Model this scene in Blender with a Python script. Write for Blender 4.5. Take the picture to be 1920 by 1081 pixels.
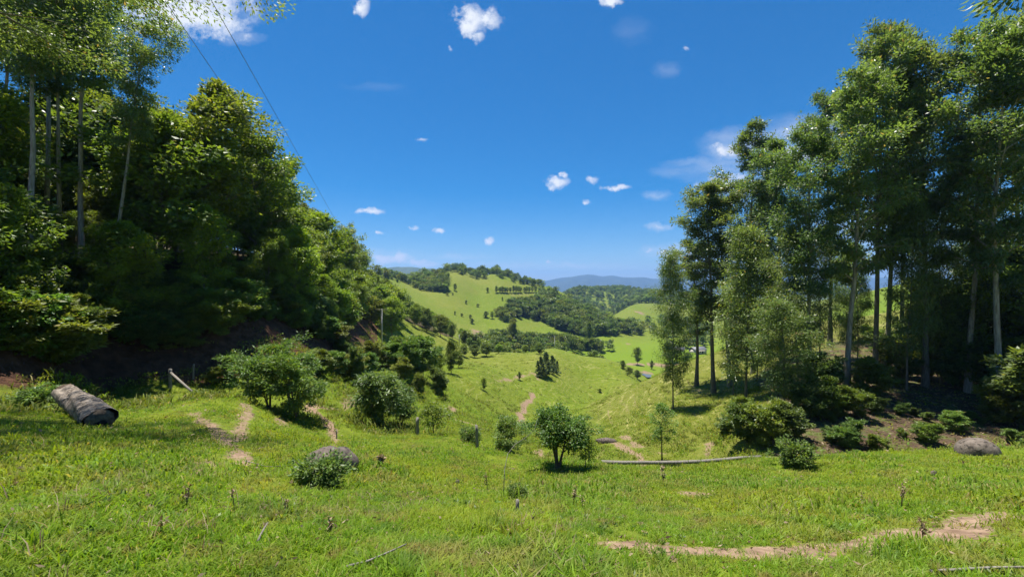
import bpy, math, random
import numpy as np
from mathutils import Vector

# ------------------------------------------------------------------ scene, camera, sky, sun
for o in list(bpy.data.objects): bpy.data.objects.remove(o)
SC = bpy.context.scene
COL = SC.collection
F, CU, CV, EYE = 760.0, 960.0, 540.5, 1.7          # focal length in photo pixels, image centre, eye height
cam_d = bpy.data.cameras.new('camera'); cam = bpy.data.objects.new('camera', cam_d); COL.objects.link(cam)
cam.location = (0, 0, EYE); cam.rotation_euler = (math.radians(90), 0, 0)
cam_d.sensor_width = 36; cam_d.lens = F/1920*36; cam_d.clip_start = 0.05; cam_d.clip_end = 60000
SC.camera = cam
SUN_EL = math.radians(76); SUN_TO = Vector((-0.5, 0.87, 0)).normalized()
SUN_DIR = Vector((SUN_TO.x*math.cos(SUN_EL), SUN_TO.y*math.cos(SUN_EL), math.sin(SUN_EL)))
SUN_STRENGTH, SKY_STRENGTH = 5.0, 0.061
sl = bpy.data.lights.new('sun', 'SUN'); so = bpy.data.objects.new('sun', sl); COL.objects.link(so)
sl.energy = SUN_STRENGTH; sl.angle = math.radians(0.53); sl.color = (1.0, 0.955, 0.87)
so.rotation_euler = (-SUN_DIR).to_track_quat('-Z', 'Y').to_euler(); so.location = SUN_DIR*200
SC.view_settings.view_transform = 'Standard'; SC.view_settings.look = 'None'
SC.view_settings.gamma = 1.0; SC.view_settings.exposure = 1.0; SC.view_settings.use_curve_mapping = False
SC.render.engine = 'CYCLES'
cy = SC.cycles
cy.max_bounces = 7; cy.diffuse_bounces = 6; cy.glossy_bounces = 2; cy.transmission_bounces = 6; cy.volume_bounces = 0
cy.use_denoising = True; cy.denoising_prefilter = 'FAST'
try: cy.denoiser = 'OPENIMAGEDENOISE'
except Exception: pass
cy.sample_clamp_indirect = 6.0; cy.caustics_reflective = False; cy.caustics_refractive = False

def nd(nt, kind, **kw):
    n = nt.nodes.new(kind)
    for k, v in kw.items():
        if k.startswith('_'): setattr(n, k[1:], v)
        else:
            key = int(k[1:]) if k[0] == 'i' and k[1:].isdigit() else k.replace('__', ' ')
            n.inputs[key].default_value = v
    return n

# clouds: position in the photo (pixels), half width, half height, opacity, raggedness
CLOUDS = [(340, 14, 150, 58, 1.0), (352, 22, 108, 52, 1.0), (412, 42, 62, 34, .95), (455, 72, 30, 12, .45), (300, 5, 70, 26, 1.0),
          (678, 8, 17, 24, .95), (884, 40, 32, 34, .95), (920, 34, 28, 22, .8), (872, 12, 18, 12, .6), (895, 68, 16, 14, .8), (843, 92, 7, 7, .5), (1150, 4, 22, 10, .9),
          (1047, 342, 24, 14, .95), (1058, 328, 10, 8, .8), (1109, 337, 17, 9, .7), (1157, 352, 28, 7, .85), (1102, 380, 9, 6, .5), (1286, 90, 9, 5, .5), 
          (693, 394, 30, 8, .95), (778, 428, 9, 4, .7), (824, 429, 14, 5, .95), (918, 451, 11, 8, .95), (712, 438, 10, 4, .6), (795, 262, 12, 4, .4), (1030, 492, 5, 4, .7),
          (735, 486, 48, 10, .95), (748, 482, 22, 12, 1.0), (790, 494, 40, 8, .75), (700, 492, 40, 8, .6), 
          (1360, 283, 34, 18, .9),  (1500, 290, 50, 26, .9), (1370, 345, 60, 24, .75), 
          (1220, 468, 14, 5, .6), (1255, 472, 34, 14, .9), (1300, 470, 60, 18, .8), ]
WISPS = [(1440, 268, 120, 34, .85), (1375, 280, 60, 22, .8), (1500, 255, 90, 40, .9), (1350, 318, 110, 26, .55), (1385, 350, 80, 30, .75), (1270, 322, 50, 14, .4), (1235, 426, 26, 9, .9), (1250, 130, 26, 16, .2), (1185, 60, 40, 26, .10), (700, 163, 60, 9, .12), (1090, 498, 90, 7, .55), (860, 480, 70, 8, .35), (720, 478, 80, 12, .4), (960, 497, 80, 7, .35), (1260, 470, 60, 16, .7), (455, 72, 40, 14, .5), (470, 25, 40, 20, .35), (1620, 430, 120, 40, .6), (1230, 366, 30, 10, .4)]
w = bpy.data.worlds.new('World'); SC.world = w; w.use_nodes = True
nt = w.node_tree; nt.nodes.clear()
out = nd(nt, 'ShaderNodeOutputWorld')
sky = nd(nt, 'ShaderNodeTexSky', _sky_type='NISHITA', _sun_disc=False, _sun_elevation=SUN_EL,
         _sun_rotation=math.atan2(SUN_TO.x, SUN_TO.y), _altitude=900, _air_density=1.0, _dust_density=0.25, _ozone_density=3.0)
hsv = nd(nt, 'ShaderNodeHueSaturation', Saturation=1.58, Value=1.0, Hue=0.5)
bg = nd(nt, 'ShaderNodeBackground', Strength=SKY_STRENGTH)
nt.links.new(sky.outputs[0], hsv.inputs['Color']); nt.links.new(hsv.outputs[0], bg.inputs['Color'])
tc = nd(nt, 'ShaderNodeTexCoord'); sep = nd(nt, 'ShaderNodeSeparateXYZ'); nt.links.new(tc.outputs['Generated'], sep.inputs[0])
def m(op, a, b=None, c=None, clamp=False):
    n = nt.nodes.new('ShaderNodeMath'); n.operation = op; n.use_clamp = clamp
    for i, q in enumerate((a, b, c)):
        if q is None: continue
        if isinstance(q, (int, float)): n.inputs[i].default_value = q
        else: nt.links.new(q, n.inputs[i])
    return n.outputs[0]
ya = m('MAXIMUM', m('ABSOLUTE', sep.outputs['Y']), 0.02)
gx = m('DIVIDE', sep.outputs['X'], ya); gz = m('DIVIDE', sep.outputs['Z'], ya)
comb = nd(nt, 'ShaderNodeCombineXYZ'); nt.links.new(gx, comb.inputs[0]); nt.links.new(gz, comb.inputs[1])
fb = nd(nt, 'ShaderNodeTexNoise', Scale=26.0, Detail=9.0, Roughness=0.66); nt.links.new(comb.outputs[0], fb.inputs['Vector'])
fb2 = nd(nt, 'ShaderNodeTexNoise', Scale=9.0, Detail=3.0, Roughness=0.5); nt.links.new(comb.outputs[0], fb2.inputs['Vector'])
warp = nd(nt, 'ShaderNodeVectorMath', _operation='MULTIPLY_ADD'); 
sub = nd(nt, 'ShaderNodeVectorMath', _operation='SUBTRACT'); sub.inputs[1].default_value = (.5, .5, .5)
nt.links.new(fb.outputs['Color'], sub.inputs[0]); nt.links.new(sub.outputs[0], warp.inputs[0]); warp.inputs[1].default_value = (.055, .04, 0); nt.links.new(comb.outputs[0], warp.inputs[2])
tot = None
for (u, v, hw, hh, op) in CLOUDS:
    mp = nt.nodes.new('ShaderNodeVectorMath'); mp.operation = 'SUBTRACT'; nt.links.new(warp.outputs[0], mp.inputs[0]); mp.inputs[1].default_value = ((u-CU)/F, (CV-v)/F, 0)
    sc_ = nt.nodes.new('ShaderNodeVectorMath'); sc_.operation = 'MULTIPLY'; nt.links.new(mp.outputs[0], sc_.inputs[0]); sc_.inputs[1].default_value = (F/hw, F/hh, 0)
    ln = nt.nodes.new('ShaderNodeVectorMath'); ln.operation = 'LENGTH'; nt.links.new(sc_.outputs[0], ln.inputs[0])
    q = m('MULTIPLY', m('SUBTRACT', 1.25, ln.outputs['Value'], clamp=True), op)
    tot = q if tot is None else m('MAXIMUM', tot, q)
dens = m('ADD', tot, m('MULTIPLY', m('SUBTRACT', fb.outputs['Fac'], 0.57), 2.4))
dens = m('MULTIPLY', m('SMOOTH_MIN', m('MULTIPLY', m('MAXIMUM', dens, 0.0), 1.25), 1.0, 0.3), m('GREATER_THAN', tot, 0.001), clamp=True)
edge = m('MULTIPLY', tot, 3.0, clamp=True); dens = m('MULTIPLY', dens, edge, clamp=True)
wm = nd(nt, 'ShaderNodeMapping'); wm.inputs['Rotation'].default_value = (0, 0, math.radians(-24)); wm.inputs['Scale'].default_value = (5., 22., 1.); nt.links.new(warp.outputs[0], wm.inputs[0])
fw = nd(nt, 'ShaderNodeTexNoise', Scale=1.0, Detail=7.0, Roughness=0.6); nt.links.new(wm.outputs[0], fw.inputs['Vector'])
tw = None
for (u, v, hw, hh, op) in WISPS:
    mp = nt.nodes.new('ShaderNodeVectorMath'); mp.operation = 'SUBTRACT'; nt.links.new(warp.outputs[0], mp.inputs[0]); mp.inputs[1].default_value = ((u-CU)/F, (CV-v)/F, 0)
    sc_ = nt.nodes.new('ShaderNodeVectorMath'); sc_.operation = 'MULTIPLY'; nt.links.new(mp.outputs[0], sc_.inputs[0]); sc_.inputs[1].default_value = (F/hw, F/hh, 0)
    ln = nt.nodes.new('ShaderNodeVectorMath'); ln.operation = 'LENGTH'; nt.links.new(sc_.outputs[0], ln.inputs[0])
    q = m('MULTIPLY', m('SMOOTHSTEP', 0.0, 1.0, m('SUBTRACT', 1.2, ln.outputs['Value'], clamp=True)) if False else m('SUBTRACT', 1.2, ln.outputs['Value'], clamp=True), op)
    tw = q if tw is None else m('MAXIMUM', tw, q)
wd_ = m('MULTIPLY', tw, m('MULTIPLY', m('SUBTRACT', fw.outputs['Fac'], 0.28), 2.3, clamp=True), clamp=True)
dens = m('MAXIMUM', dens, wd_)
ramp = nd(nt, 'ShaderNodeMix', _data_type='RGBA'); ramp.inputs[6].default_value = (.80, .86, .95, 1); ramp.inputs[7].default_value = (1, 1, 1, 1)
nt.links.new(fb2.outputs['Fac'], ramp.inputs[0])
cb = nd(nt, 'ShaderNodeBackground', Strength=0.52); nt.links.new(ramp.outputs[2], cb.inputs['Color'])
mx = nd(nt, 'ShaderNodeMixShader'); nt.links.new(dens, mx.inputs[0]); nt.links.new(bg.outputs[0], mx.inputs[1]); nt.links.new(cb.outputs[0], mx.inputs[2])
nt.links.new(mx.outputs[0], out.inputs['Surface'])
w.cycles.sampling_method = 'MANUAL'; w.cycles.sample_map_resolution = 512

# ------------------------------------------------------------------ helpers
RNG = np.random.default_rng(7)
def tag(o, label=None, cat=None, group=None, kind=None):
    if label: o['label'] = label
    if cat: o['category'] = cat
    if group: o['group'] = group
    if kind: o['kind'] = kind
    return o
def mesh_np(name, V, faces, mats=(), attrs=None, smooth=False, mat_idx=None):
    """faces: list of int arrays (n,k), k may differ between the arrays"""
    me = bpy.data.meshes.new(name)
    V = np.asarray(V, np.float32); faces = [np.asarray(f, np.int32) for f in faces if len(f)]
    nf = sum(len(f) for f in faces); loops = np.concatenate([f.ravel() for f in faces])
    sizes = np.concatenate([np.full(len(f), f.shape[1], np.int32) for f in faces])
    starts = np.concatenate([[0], np.cumsum(sizes)[:-1]]).astype(np.int32)
    me.vertices.add(len(V)); me.vertices.foreach_set('co', V.ravel())
    me.loops.add(len(loops)); me.loops.foreach_set('vertex_index', loops)
    me.polygons.add(nf); me.polygons.foreach_set('loop_start', starts)
    if smooth: me.polygons.foreach_set('use_smooth', np.ones(nf, bool))
    for mt in mats: me.materials.append(mt)
    if mat_idx is not None: me.polygons.foreach_set('material_index', np.asarray(mat_idx, np.int32))
    me.update(calc_edges=True)
    for k, (dom, arr) in (attrs or {}).items():
        a = me.attributes.new(k, 'FLOAT', dom); a.data.foreach_set('value', np.asarray(arr, np.float32))
    return me
def obj(name, me, parent=None, loc=(0, 0, 0), rot=(0, 0, 0), scale=(1, 1, 1)):
    o = bpy.data.objects.new(name, me); COL.objects.link(o); o.location = loc; o.rotation_euler = rot; o.scale = scale
    if parent is not None: o.parent = parent
    return o
def tube(P, R, sides=7, cap=True, V0=0, jit=0.0, rng=None):
    P = np.asarray(P, float); R = np.asarray(R, float); n = len(P)
    T = np.gradient(P, axis=0); T /= np.linalg.norm(T, axis=1)[:, None]+1e-9
    ref = np.array([0.31, 0.95, 0.07]) if abs(T[0][2]) > .6 else np.array([0, 0, 1.0])
    A = np.cross(T, ref); A /= np.linalg.norm(A, axis=1)[:, None]+1e-9; B = np.cross(T, A)
    th = np.arange(sides)/sides*2*math.pi
    rr = R[:, None]*(1+(rng.normal(0, jit, (n, sides)) if jit else 0))
    V = P[:, None]+rr[..., None]*(np.cos(th)[None, :, None]*A[:, None]+np.sin(th)[None, :, None]*B[:, None])
    i, j = np.meshgrid(np.arange(n-1), np.arange(sides), indexing='ij'); k = (j+1) % sides
    Q = np.stack([i*sides+j, i*sides+k, (i+1)*sides+k, (i+1)*sides+j], -1).reshape(-1, 4)
    V = V.reshape(-1, 3); Tn = []
    if cap:
        V = np.concatenate([V, P[:1], P[-1:]]); a = n*sides
        jj = np.arange(sides); kk = (jj+1) % sides
        Tn = np.concatenate([np.stack([kk, jj, np.full(sides, a)], 1), np.stack([(n-1)*sides+jj, (n-1)*sides+kk, np.full(sides, a+1)], 1)])+V0
    return V, Q+V0, Tn
class Geo:
    def __init__(s): s.V = []; s.Q = []; s.T = []; s.n = 0
    def tube(s, P, R, sides=7, cap=True, jit=0.0, rng=None):
        V, Q, T = tube(P, R, sides, cap, s.n, jit, rng); s.V.append(V); s.Q.append(Q)
        if len(T): s.T.append(T)
        s.n += len(V)
    def box(s, c, d, R=None):
        g = np.array([[x, y, z] for z in (-.5, .5) for y in (-.5, .5) for x in (-.5, .5)])*np.asarray(d)
        if R is not None: g = g@np.asarray(R).T
        s.V.append(g+np.asarray(c)); q = np.array([[0, 2, 3, 1], [4, 5, 7, 6], [0, 1, 5, 4], [2, 6, 7, 3], [0, 4, 6, 2], [1, 3, 7, 5]])+s.n
        s.Q.append(q); s.n += 8
    def mesh(s, name, mat, smooth=False):
        fs = [np.concatenate(s.Q)] if s.Q else []
        if s.T: fs.append(np.concatenate(s.T))
        return mesh_np(name, np.concatenate(s.V), fs, [mat], smooth=smooth)

# ------------------------------------------------------------------ materials
def mat(name): 
    mt = bpy.data.materials.new(name); mt.use_nodes = True; mt.node_tree.nodes.clear(); return mt
def lk(t, a, b): t.links.new(a, b)
def leaf_mat(name, c1, c2, c3=None, trans=0.35, rough=0.42, spec=0.5, patch=0.0):
    """c1 dark leaves, c2 light leaves, c3 colour of a few odd (old, dry) leaves"""
    mt = mat(name); t = mt.node_tree; o = nd(t, 'ShaderNodeOutputMaterial')
    at = nd(t, 'ShaderNodeAttribute', _attribute_name='tint'); oi = nd(t, 'ShaderNodeObjectInfo')
    mix = nd(t, 'ShaderNodeMix', _data_type='RGBA'); mix.inputs[6].default_value = (*c1, 1); mix.inputs[7].default_value = (*c2, 1)
    lk(t, at.outputs['Fac'], mix.inputs[0]); colr = mix.outputs[2]
    if c3:
        r = nd(t, 'ShaderNodeMapRange'); r.inputs[1].default_value = .93; r.inputs[2].default_value = .97; lk(t, at.outputs['Fac'], r.inputs[0])
        m3 = nd(t, 'ShaderNodeMix', _data_type='RGBA'); m3.inputs[7].default_value = (*c3, 1); lk(t, r.outputs[0], m3.inputs[0]); lk(t, colr, m3.inputs[6]); colr = m3.outputs[2]
    if patch:
        ge = nd(t, 'ShaderNodeNewGeometry')
        for sc_, lo_, hi_, cc, am in ((.9, .50, .66, (.29, .25, .075), .6), (.33, .45, .62, (.265, .31, .02), .6), (3.1, .56, .68, (.27, .18, .08), .6), (1.7, .55, .64, (.085, .17, .02), .6)):
            n_ = nd(t, 'ShaderNodeTexNoise', Scale=sc_, Detail=4.0); lk(t, ge.outputs['Position'], n_.inputs['Vector'])
            rg_ = nd(t, 'ShaderNodeMapRange'); rg_.inputs[1].default_value = lo_; rg_.inputs[2].default_value = hi_; rg_.inputs[4].default_value = am; lk(t, n_.outputs['Fac'], rg_.inputs[0])
            mm = nd(t, 'ShaderNodeMix', _data_type='RGBA'); mm.inputs[7].default_value = (*cc, 1); lk(t, rg_.outputs[0], mm.inputs[0]); lk(t, colr, mm.inputs[6]); colr = mm.outputs[2]
    h = nd(t, 'ShaderNodeHueSaturation'); lk(t, colr, h.inputs['Color'])
    r1 = nd(t, 'ShaderNodeMapRange'); r1.inputs[3].default_value = .485; r1.inputs[4].default_value = .512; lk(t, oi.outputs['Random'], r1.inputs[0]); lk(t, r1.outputs[0], h.inputs['Hue'])
    rr = nd(t, 'ShaderNodeMath', _operation='FRACT'); r0 = nd(t, 'ShaderNodeMath', _operation='MULTIPLY'); r0.inputs[1].default_value = 17.3
    lk(t, oi.outputs['Random'], r0.inputs[0]); lk(t, r0.outputs[0], rr.inputs[0])
    r2 = nd(t, 'ShaderNodeMapRange'); r2.inputs[3].default_value = .78; r2.inputs[4].default_value = 1.22; lk(t, rr.outputs[0], r2.inputs[0]); lk(t, r2.outputs[0], h.inputs['Value'])
    p = nd(t, 'ShaderNodeBsdfPrincipled', Roughness=rough); p.inputs['Specular IOR Level'].default_value = spec
    lk(t, h.outputs[0], p.inputs['Base Color'])
    tr = nd(t, 'ShaderNodeBsdfTranslucent'); hb = nd(t, 'ShaderNodeMix', _data_type='RGBA', _blend_type='MULTIPLY'); hb.inputs[0].default_value = 1
    lk(t, h.outputs[0], hb.inputs[6]); hb.inputs[7].default_value = (1.6, 1.5, .7, 1); lk(t, hb.outputs[2], tr.inputs['Color'])
    ms = nd(t, 'ShaderNodeMixShader'); ms.inputs[0].default_value = trans
    lk(t, p.outputs[0], ms.inputs[1]); lk(t, tr.outputs[0], ms.inputs[2]); lk(t, ms.outputs[0], o.inputs[0]); return mt
def rough_mat(name, c1, c2, scale=6.0, rough=0.9, bump=0.5, detail=6.0, stretch=(1, 1, 1), spots=None, bdist=0.02):
    mt = mat(name); t = mt.node_tree; o = nd(t, 'ShaderNodeOutputMaterial'); p = nd(t, 'ShaderNodeBsdfPrincipled', Roughness=rough)
    p.inputs['Specular IOR Level'].default_value = 0.25
    tcn = nd(t, 'ShaderNodeTexCoord'); mp = nd(t, 'ShaderNodeMapping'); mp.inputs['Scale'].default_value = stretch; lk(t, tcn.outputs['Object'], mp.inputs[0])
    n = nd(t, 'ShaderNodeTexNoise', Scale=scale, Detail=detail, Roughness=.65); lk(t, mp.outputs[0], n.inputs['Vector'])
    cr = nd(t, 'ShaderNodeMapRange'); cr.inputs[1].default_value = .36; cr.inputs[2].default_value = .66; lk(t, n.outputs['Fac'], cr.inputs[0])
    mx_ = nd(t, 'ShaderNodeMix', _data_type='RGBA'); mx_.inputs[6].default_value = (*c1, 1); mx_.inputs[7].default_value = (*c2, 1); lk(t, cr.outputs[0], mx_.inputs[0]); colr = mx_.outputs[2]
    if spots:
        n2 = nd(t, 'ShaderNodeTexNoise', Scale=scale*1.7, Detail=4.0); lk(t, tcn.outputs['Object'], n2.inputs['Vector'])
        r2 = nd(t, 'ShaderNodeMapRange'); r2.inputs[1].default_value = .56; r2.inputs[2].default_value = .64; lk(t, n2.outputs['Fac'], r2.inputs[0])
        m2 = nd(t, 'ShaderNodeMix', _data_type='RGBA'); m2.inputs[7].default_value = (*spots, 1); lk(t, r2.outputs[0], m2.inputs[0]); lk(t, colr, m2.inputs[6]); colr = m2.outputs[2]
    b = nd(t, 'ShaderNodeBump', Strength=bump, Distance=bdist); lk(t, n.outputs['Fac'], b.inputs['Height']); lk(t, b.outputs[0], p.inputs['Normal'])
    lk(t, colr, p.inputs['Base Color']); lk(t, p.outputs[0], o.inputs[0]); return mt

M = {}
M['euc_leaf'] = leaf_mat('eucalyptus leaves', (.066, .122, .034), (.200, .285, .075), (.28, .22, .08), trans=.48, rough=.40, spec=.5)
M['broad_leaf'] = leaf_mat('broad leaves', (.046, .094, .012), (.235, .320, .040), (.28, .27, .05), trans=.44, rough=.42, spec=.45)
M['dark_leaf'] = leaf_mat('dark glossy leaves', (.036, .080, .018), (.190, .275, .056), (.22, .23, .05), trans=.42, rough=.46, spec=.4)
M['lime_leaf'] = leaf_mat('fresh light green leaves', (.080, .150, .012), (.230, .330, .028), (.34, .34, .04), trans=.45, rough=.5, spec=.4)
M['olive_leaf'] = leaf_mat('olive green leaves', (.070, .104, .014), (.205, .245, .030), (.30, .26, .05), trans=.42, rough=.48, spec=.4)
M['bush_leaf'] = leaf_mat('bright green bush leaves', (.050, .115, .020), (.175, .280, .046), (.3, .28, .05), trans=.42, rough=.48, spec=.4)
M['far_leaf'] = leaf_mat('far wood leaves', (.046, .088, .014), (.145, .205, .030), (.2, .19, .04), trans=.32, rough=.55, spec=.2)
M['grass'] = leaf_mat('grass blades', (.098, .190, .008), (.215, .335, .020), (.40, .34, .13), trans=.42, rough=.55, spec=.2, patch=1.0)
M['tussock'] = leaf_mat('coarse tussock grass', (.075, .115, .012), (.165, .185, .030), (.34, .29, .12), trans=.35, rough=.6, spec=.15)
M['dry'] = leaf_mat('dry stems and leaves', (.16, .11, .06), (.42, .33, .21), None, trans=.2, rough=.7, spec=.2)
M['bark_pale'] = rough_mat('pale eucalyptus bark', (.20, .17, .135), (.44, .40, .34), 3.0, stretch=(3, 3, .5), bump=.3)
M['bark'] = rough_mat('brown bark', (.05, .04, .03), (.16, .125, .09), 6.0, stretch=(3, 3, .6), bump=.6)
M['bark_grey'] = rough_mat('grey bark', (.10, .09, .075), (.26, .23, .19), 5.0, stretch=(3, 3, .6), bump=.5)
M['wood_grey'] = rough_mat('weathered grey wood', (.11, .095, .078), (.30, .275, .235), 7.0, stretch=(5, 5, .6), bump=.6)
M['log'] = rough_mat('old bleached log', (.07, .055, .042), (.36, .30, .235), 4.2, stretch=(1, 1, 1), bump=.9, spots=(.06, .045, .035), bdist=.05)
M['stone'] = rough_mat('lichen stained granite', (.06, .047, .04), (.19, .15, .125), 5.0, bump=1.0, detail=10., spots=(.03, .024, .02), bdist=.04)
M['stone_pale'] = rough_mat('pale granite', (.10, .08, .062), (.22, .18, .145), 5.0, bump=1.0, detail=10., spots=(.055, .045, .036), bdist=.03)
M['concrete'] = rough_mat('concrete', (.38, .37, .34), (.55, .53, .49), 2.0, bump=.2)
M['wire'] = rough_mat('aluminium wire', (.10, .11, .13), (.14, .15, .17), 2.0, rough=.5, bump=0)
# ------------------------------------------------------------------ terrain
# control points: pixel of the photograph + distance along the view axis (metres)
PIX=[
# right crest and foreground
(1407,862,16.5),(1640,850,16.5),(1854,845,17),(1240,885,17),(1467,905,12),(1910,885,12),
(1407,960,22),(1640,930,22),(1854,900,22.5),(1240,950,23),
(1650,800,31),(1900,812,30),(1450,815,31),(2200,790,30),
# right hill
(1600,660,60),(1700,610,80),(1600,600,100),(1700,577,110),(1900,620,80),(1900,570,110),(2300,600,90),(1345,735,58),(1262,765,52),(1450,690,64),(1500,650,76),(1560,600,104),
(1200,718,110),(1290,690,115),(1130,748,98),(1400,655,118),
# valley near
(1085,768,88),(1100,840,40),(1200,850,36),(1300,820,40),(1160,800,56),(1040,874,19),(1040,960,25),(1040,868,34),(960,960,25),
(894,842,23.5),(783,816,29),(700,802,27),(600,772,25),(500,767,23),(540,792,22),(620,830,18),(640,760,29),(850,792,36),(910,810,38),(680,720,40),(780,712,50),(760,682,62),(716,657,92),
(640,682,48),(400,707,30),(200,714,26),(0,778,14.5),(100,742,20),(-250,800,14),(250,800,13),(300,765,17.5),(350,738,22.5),(0,735,18.5),(-250,740,18),
# bank top and left forest hill
(-250,640,21),(0,640,20.6),(200,628,27.6),(400,628,32),(600,618,51),(650,620,70),(690,625,90),
(300,480,62),(0,460,45),(-500,300,50),(500,490,85),(600,520,115),(655,545,145),(690,556,135),(600,520,170),
(760,605,150),(830,630,172),(880,645,195),(560,560,260),(650,570,240),
# knoll
(1040,654,190),(940,660,178),(1120,670,185),(1180,692,172),(880,672,150),(1025,705,126),(1000,742,100),(950,720,100),(900,700,92),(870,722,76),(980,778,76),(930,782,60),(1000,812,52),(800,752,48),(860,762,53),(1090,755,110),(1130,738,132),(1190,714,178),
(1000,690,245),(1090,700,250),(920,680,245),
# valley floor
(1180,640,375),(1200,680,285),(1213,706,240),(1250,692,272),(1300,705,240),(1345,680,290),(1260,640,380),(1340,640,390),(1060,665,290),(960,655,310),(900,635,330),
(1290,800,160),(1400,760,160),(1700,640,200),(2100,640,220),
# mid hill
(890,602,390),(820,588,370),(700,514,425),(740,530,435),(800,546,465),(840,512,560),(930,522,570),(1012,540,575),(975,527,600),(1000,533,600),(900,560,490),(760,528,510),(860,507,625),(930,515,640),(1060,552,570),(1100,582,520),(1150,602,480),(1000,562,525),(1000,600,445),(1080,626,410),(1180,624,430),(640,500,440),
(860,550,820),(1000,570,820),(700,530,650),(500,520,450),
# beyond
(1150,545,1250),(1080,548,1200),(1150,590,900),(1180,574,720),(1110,600,650),(1220,606,560),(1240,590,640),(1300,600,600),(1250,560,1000),(1400,580,800),(1700,560,800),(1100,556,1800),(1250,558,1800),(1400,560,1500),(1150,575,2500),(1000,575,1500),(800,560,1200),
]
XYZ=[(-14,0,-1.1),(0,0,-1.7),(14,0,-1.5),(-25,-15,3),(0,-15,1.6),(25,-15,2),(-60,-60,20),(0,-60,14),(60,-60,16),(0,-300,50),(-300,-100,60),(300,-100,40),
(-8,6,-2.6),(0,6,-3.35),(8,6,-3.25),(-4,3,-2.15),(4,3,-2.45),(0,2.6,-2.35),(-16,12,-3.7),(-8,12,-4.35),(0,12,-5.7),(-12,18,-5.1),(-5,18,-6.8),
(-300,300,60),(300,300,0),(-600,1000,0),(600,1000,-40),(0,1600,-60),(1200,1600,-60),(-1200,1600,-30),(0,3000,-90),(3000,3000,-90),(-3000,3000,-90),(-1500,0,60),(1500,0,30)]
def _warp(x,y):
    r=np.hypot(x,y)+1e-9; s=np.log1p(r/9.0)/r*9.0/9.0
    return x*s,y*s
_pts=[((u-CU)/F*y,y,-(v-CV)/F*y) for u,v,y in PIX]+XYZ
_P=np.array(_pts,float)
_A=np.stack(_warp(_P[:,0],_P[:,1]),1); _w=_P[:,2]/(np.hypot(_P[:,0],_P[:,1])+6.0)
def _tps(r2): return np.where(r2>1e-12,0.5*r2*np.log(np.maximum(r2,1e-12)),0)
_n=len(_A); _K=_tps(((_A[:,None]-_A[None])**2).sum(-1))+np.eye(_n)*2e-4
_M=np.zeros((_n+3,_n+3)); _M[:_n,:_n]=_K; _M[:_n,_n]=1; _M[:_n,_n+1:]=_A; _M[_n,:_n]=1; _M[_n+1:,:_n]=_A.T
_c=np.linalg.solve(_M,np.concatenate([_w,np.zeros(3)]))
def height0(x,y):
    x=np.asarray(x,float); y=np.asarray(y,float); sh=np.broadcast(x,y).shape
    x=np.broadcast_to(x,sh).ravel(); y=np.broadcast_to(y,sh).ravel(); out=np.empty(x.size)
    for i in range(0,x.size,20000):
        a,b=_warp(x[i:i+20000],y[i:i+20000])
        r2=(a[:,None]-_A[None,:,0])**2+(b[:,None]-_A[None,:,1])**2
        out[i:i+20000]=(_tps(r2)@_c[:_n]+_c[_n]+_c[_n+1]*a+_c[_n+2]*b)*(np.hypot(x[i:i+20000],y[i:i+20000])+6.0)
    return (out+EYE).reshape(sh)
_wv = np.random.default_rng(3)
_W = [(_wv.uniform(0, 6.28), _wv.uniform(.7, 1.4), _wv.uniform(0, 6.28)) for _ in range(18)]
def waves(x, y, lam, k0, n=6):
    s = 0
    for a, f, p in _W[k0:k0+n]:
        q = 2*math.pi*f/lam; s = s+np.sin(q*(x*math.cos(a)+y*math.sin(a))+p+.6*np.sin(q*.37*(y*math.cos(a)-x*math.sin(a))+2*p))
    return s/math.sqrt(n)
def height(x, y):
    x = np.asarray(x, float); y = np.asarray(y, float); r = np.hypot(x, y)
    h = height0(x, y)
    h = h+.035*waves(x, y, 1.6, 0)*np.clip(1-r/50, 0, 1)+.06*waves(x, y, 5., 6)*np.clip(r/10, 0, 1)
    h = h+.22*waves(x, y, 17., 12)*np.clip((r-25)/60, 0, 1)+.8*waves(x, y, 70., 0)*np.clip((r-120)/200, 0, 1)+2.2*waves(x, y, 190., 6)*np.clip((r-420)/500, 0, 1)
    return h
def H1(x, y): return float(height(np.array([x]), np.array([y]))[0])
_ys = np.geomspace(1.6, 2500, 900)
def pix(u, v, ymin=1.6, ymax=2500):
    """ground point seen at pixel (u, v) of the photograph, looking no nearer than ymin"""
    ys = _ys[(_ys >= ymin) & (_ys <= ymax)]; x = (u-CU)/F*ys; z = height(x, ys)
    vv = CV-(z-EYE)/ys*F; k = np.nonzero(vv <= v)[0]
    i = k[0] if len(k) else int(np.argmin(vv))
    y = ys[i]
    if 0 < i and len(k):
        a = (vv[i-1]-v)/(vv[i-1]-vv[i]+1e-9); y = ys[i-1]+(ys[i]-ys[i-1])*min(max(a, 0), 1)
    return np.array([(u-CU)/F*y, y, H1((u-CU)/F*y, y)])
def at(u, y):
    """ground point at distance y below column u"""
    return np.array([(u-CU)/F*y, y, H1((u-CU)/F*y, y)])
def topz(v, y): return EYE-(v-CV)/F*y
BY = [-50, 0, 14, 17, 26, 30, 48, 70, 92, 120, 150, 172, 195, 230, 300]
BX = [-30, -22, -19, -23, -26.5, -23, -21, -27, -34, -42, -46, -34, -25, -25, -60]
RY = [0, 19, 22, 30, 45, 60, 80, 110, 150, 300]
RX = [60, 40, 9, 16, 26, 33, 50, 75, 110, 200]
def left_forest(x, y): return np.interp(y, BY, BX)-x      # > 0 inside the forest on the left
def right_forest(x, y): return x-np.interp(y, RY, RX)
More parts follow.
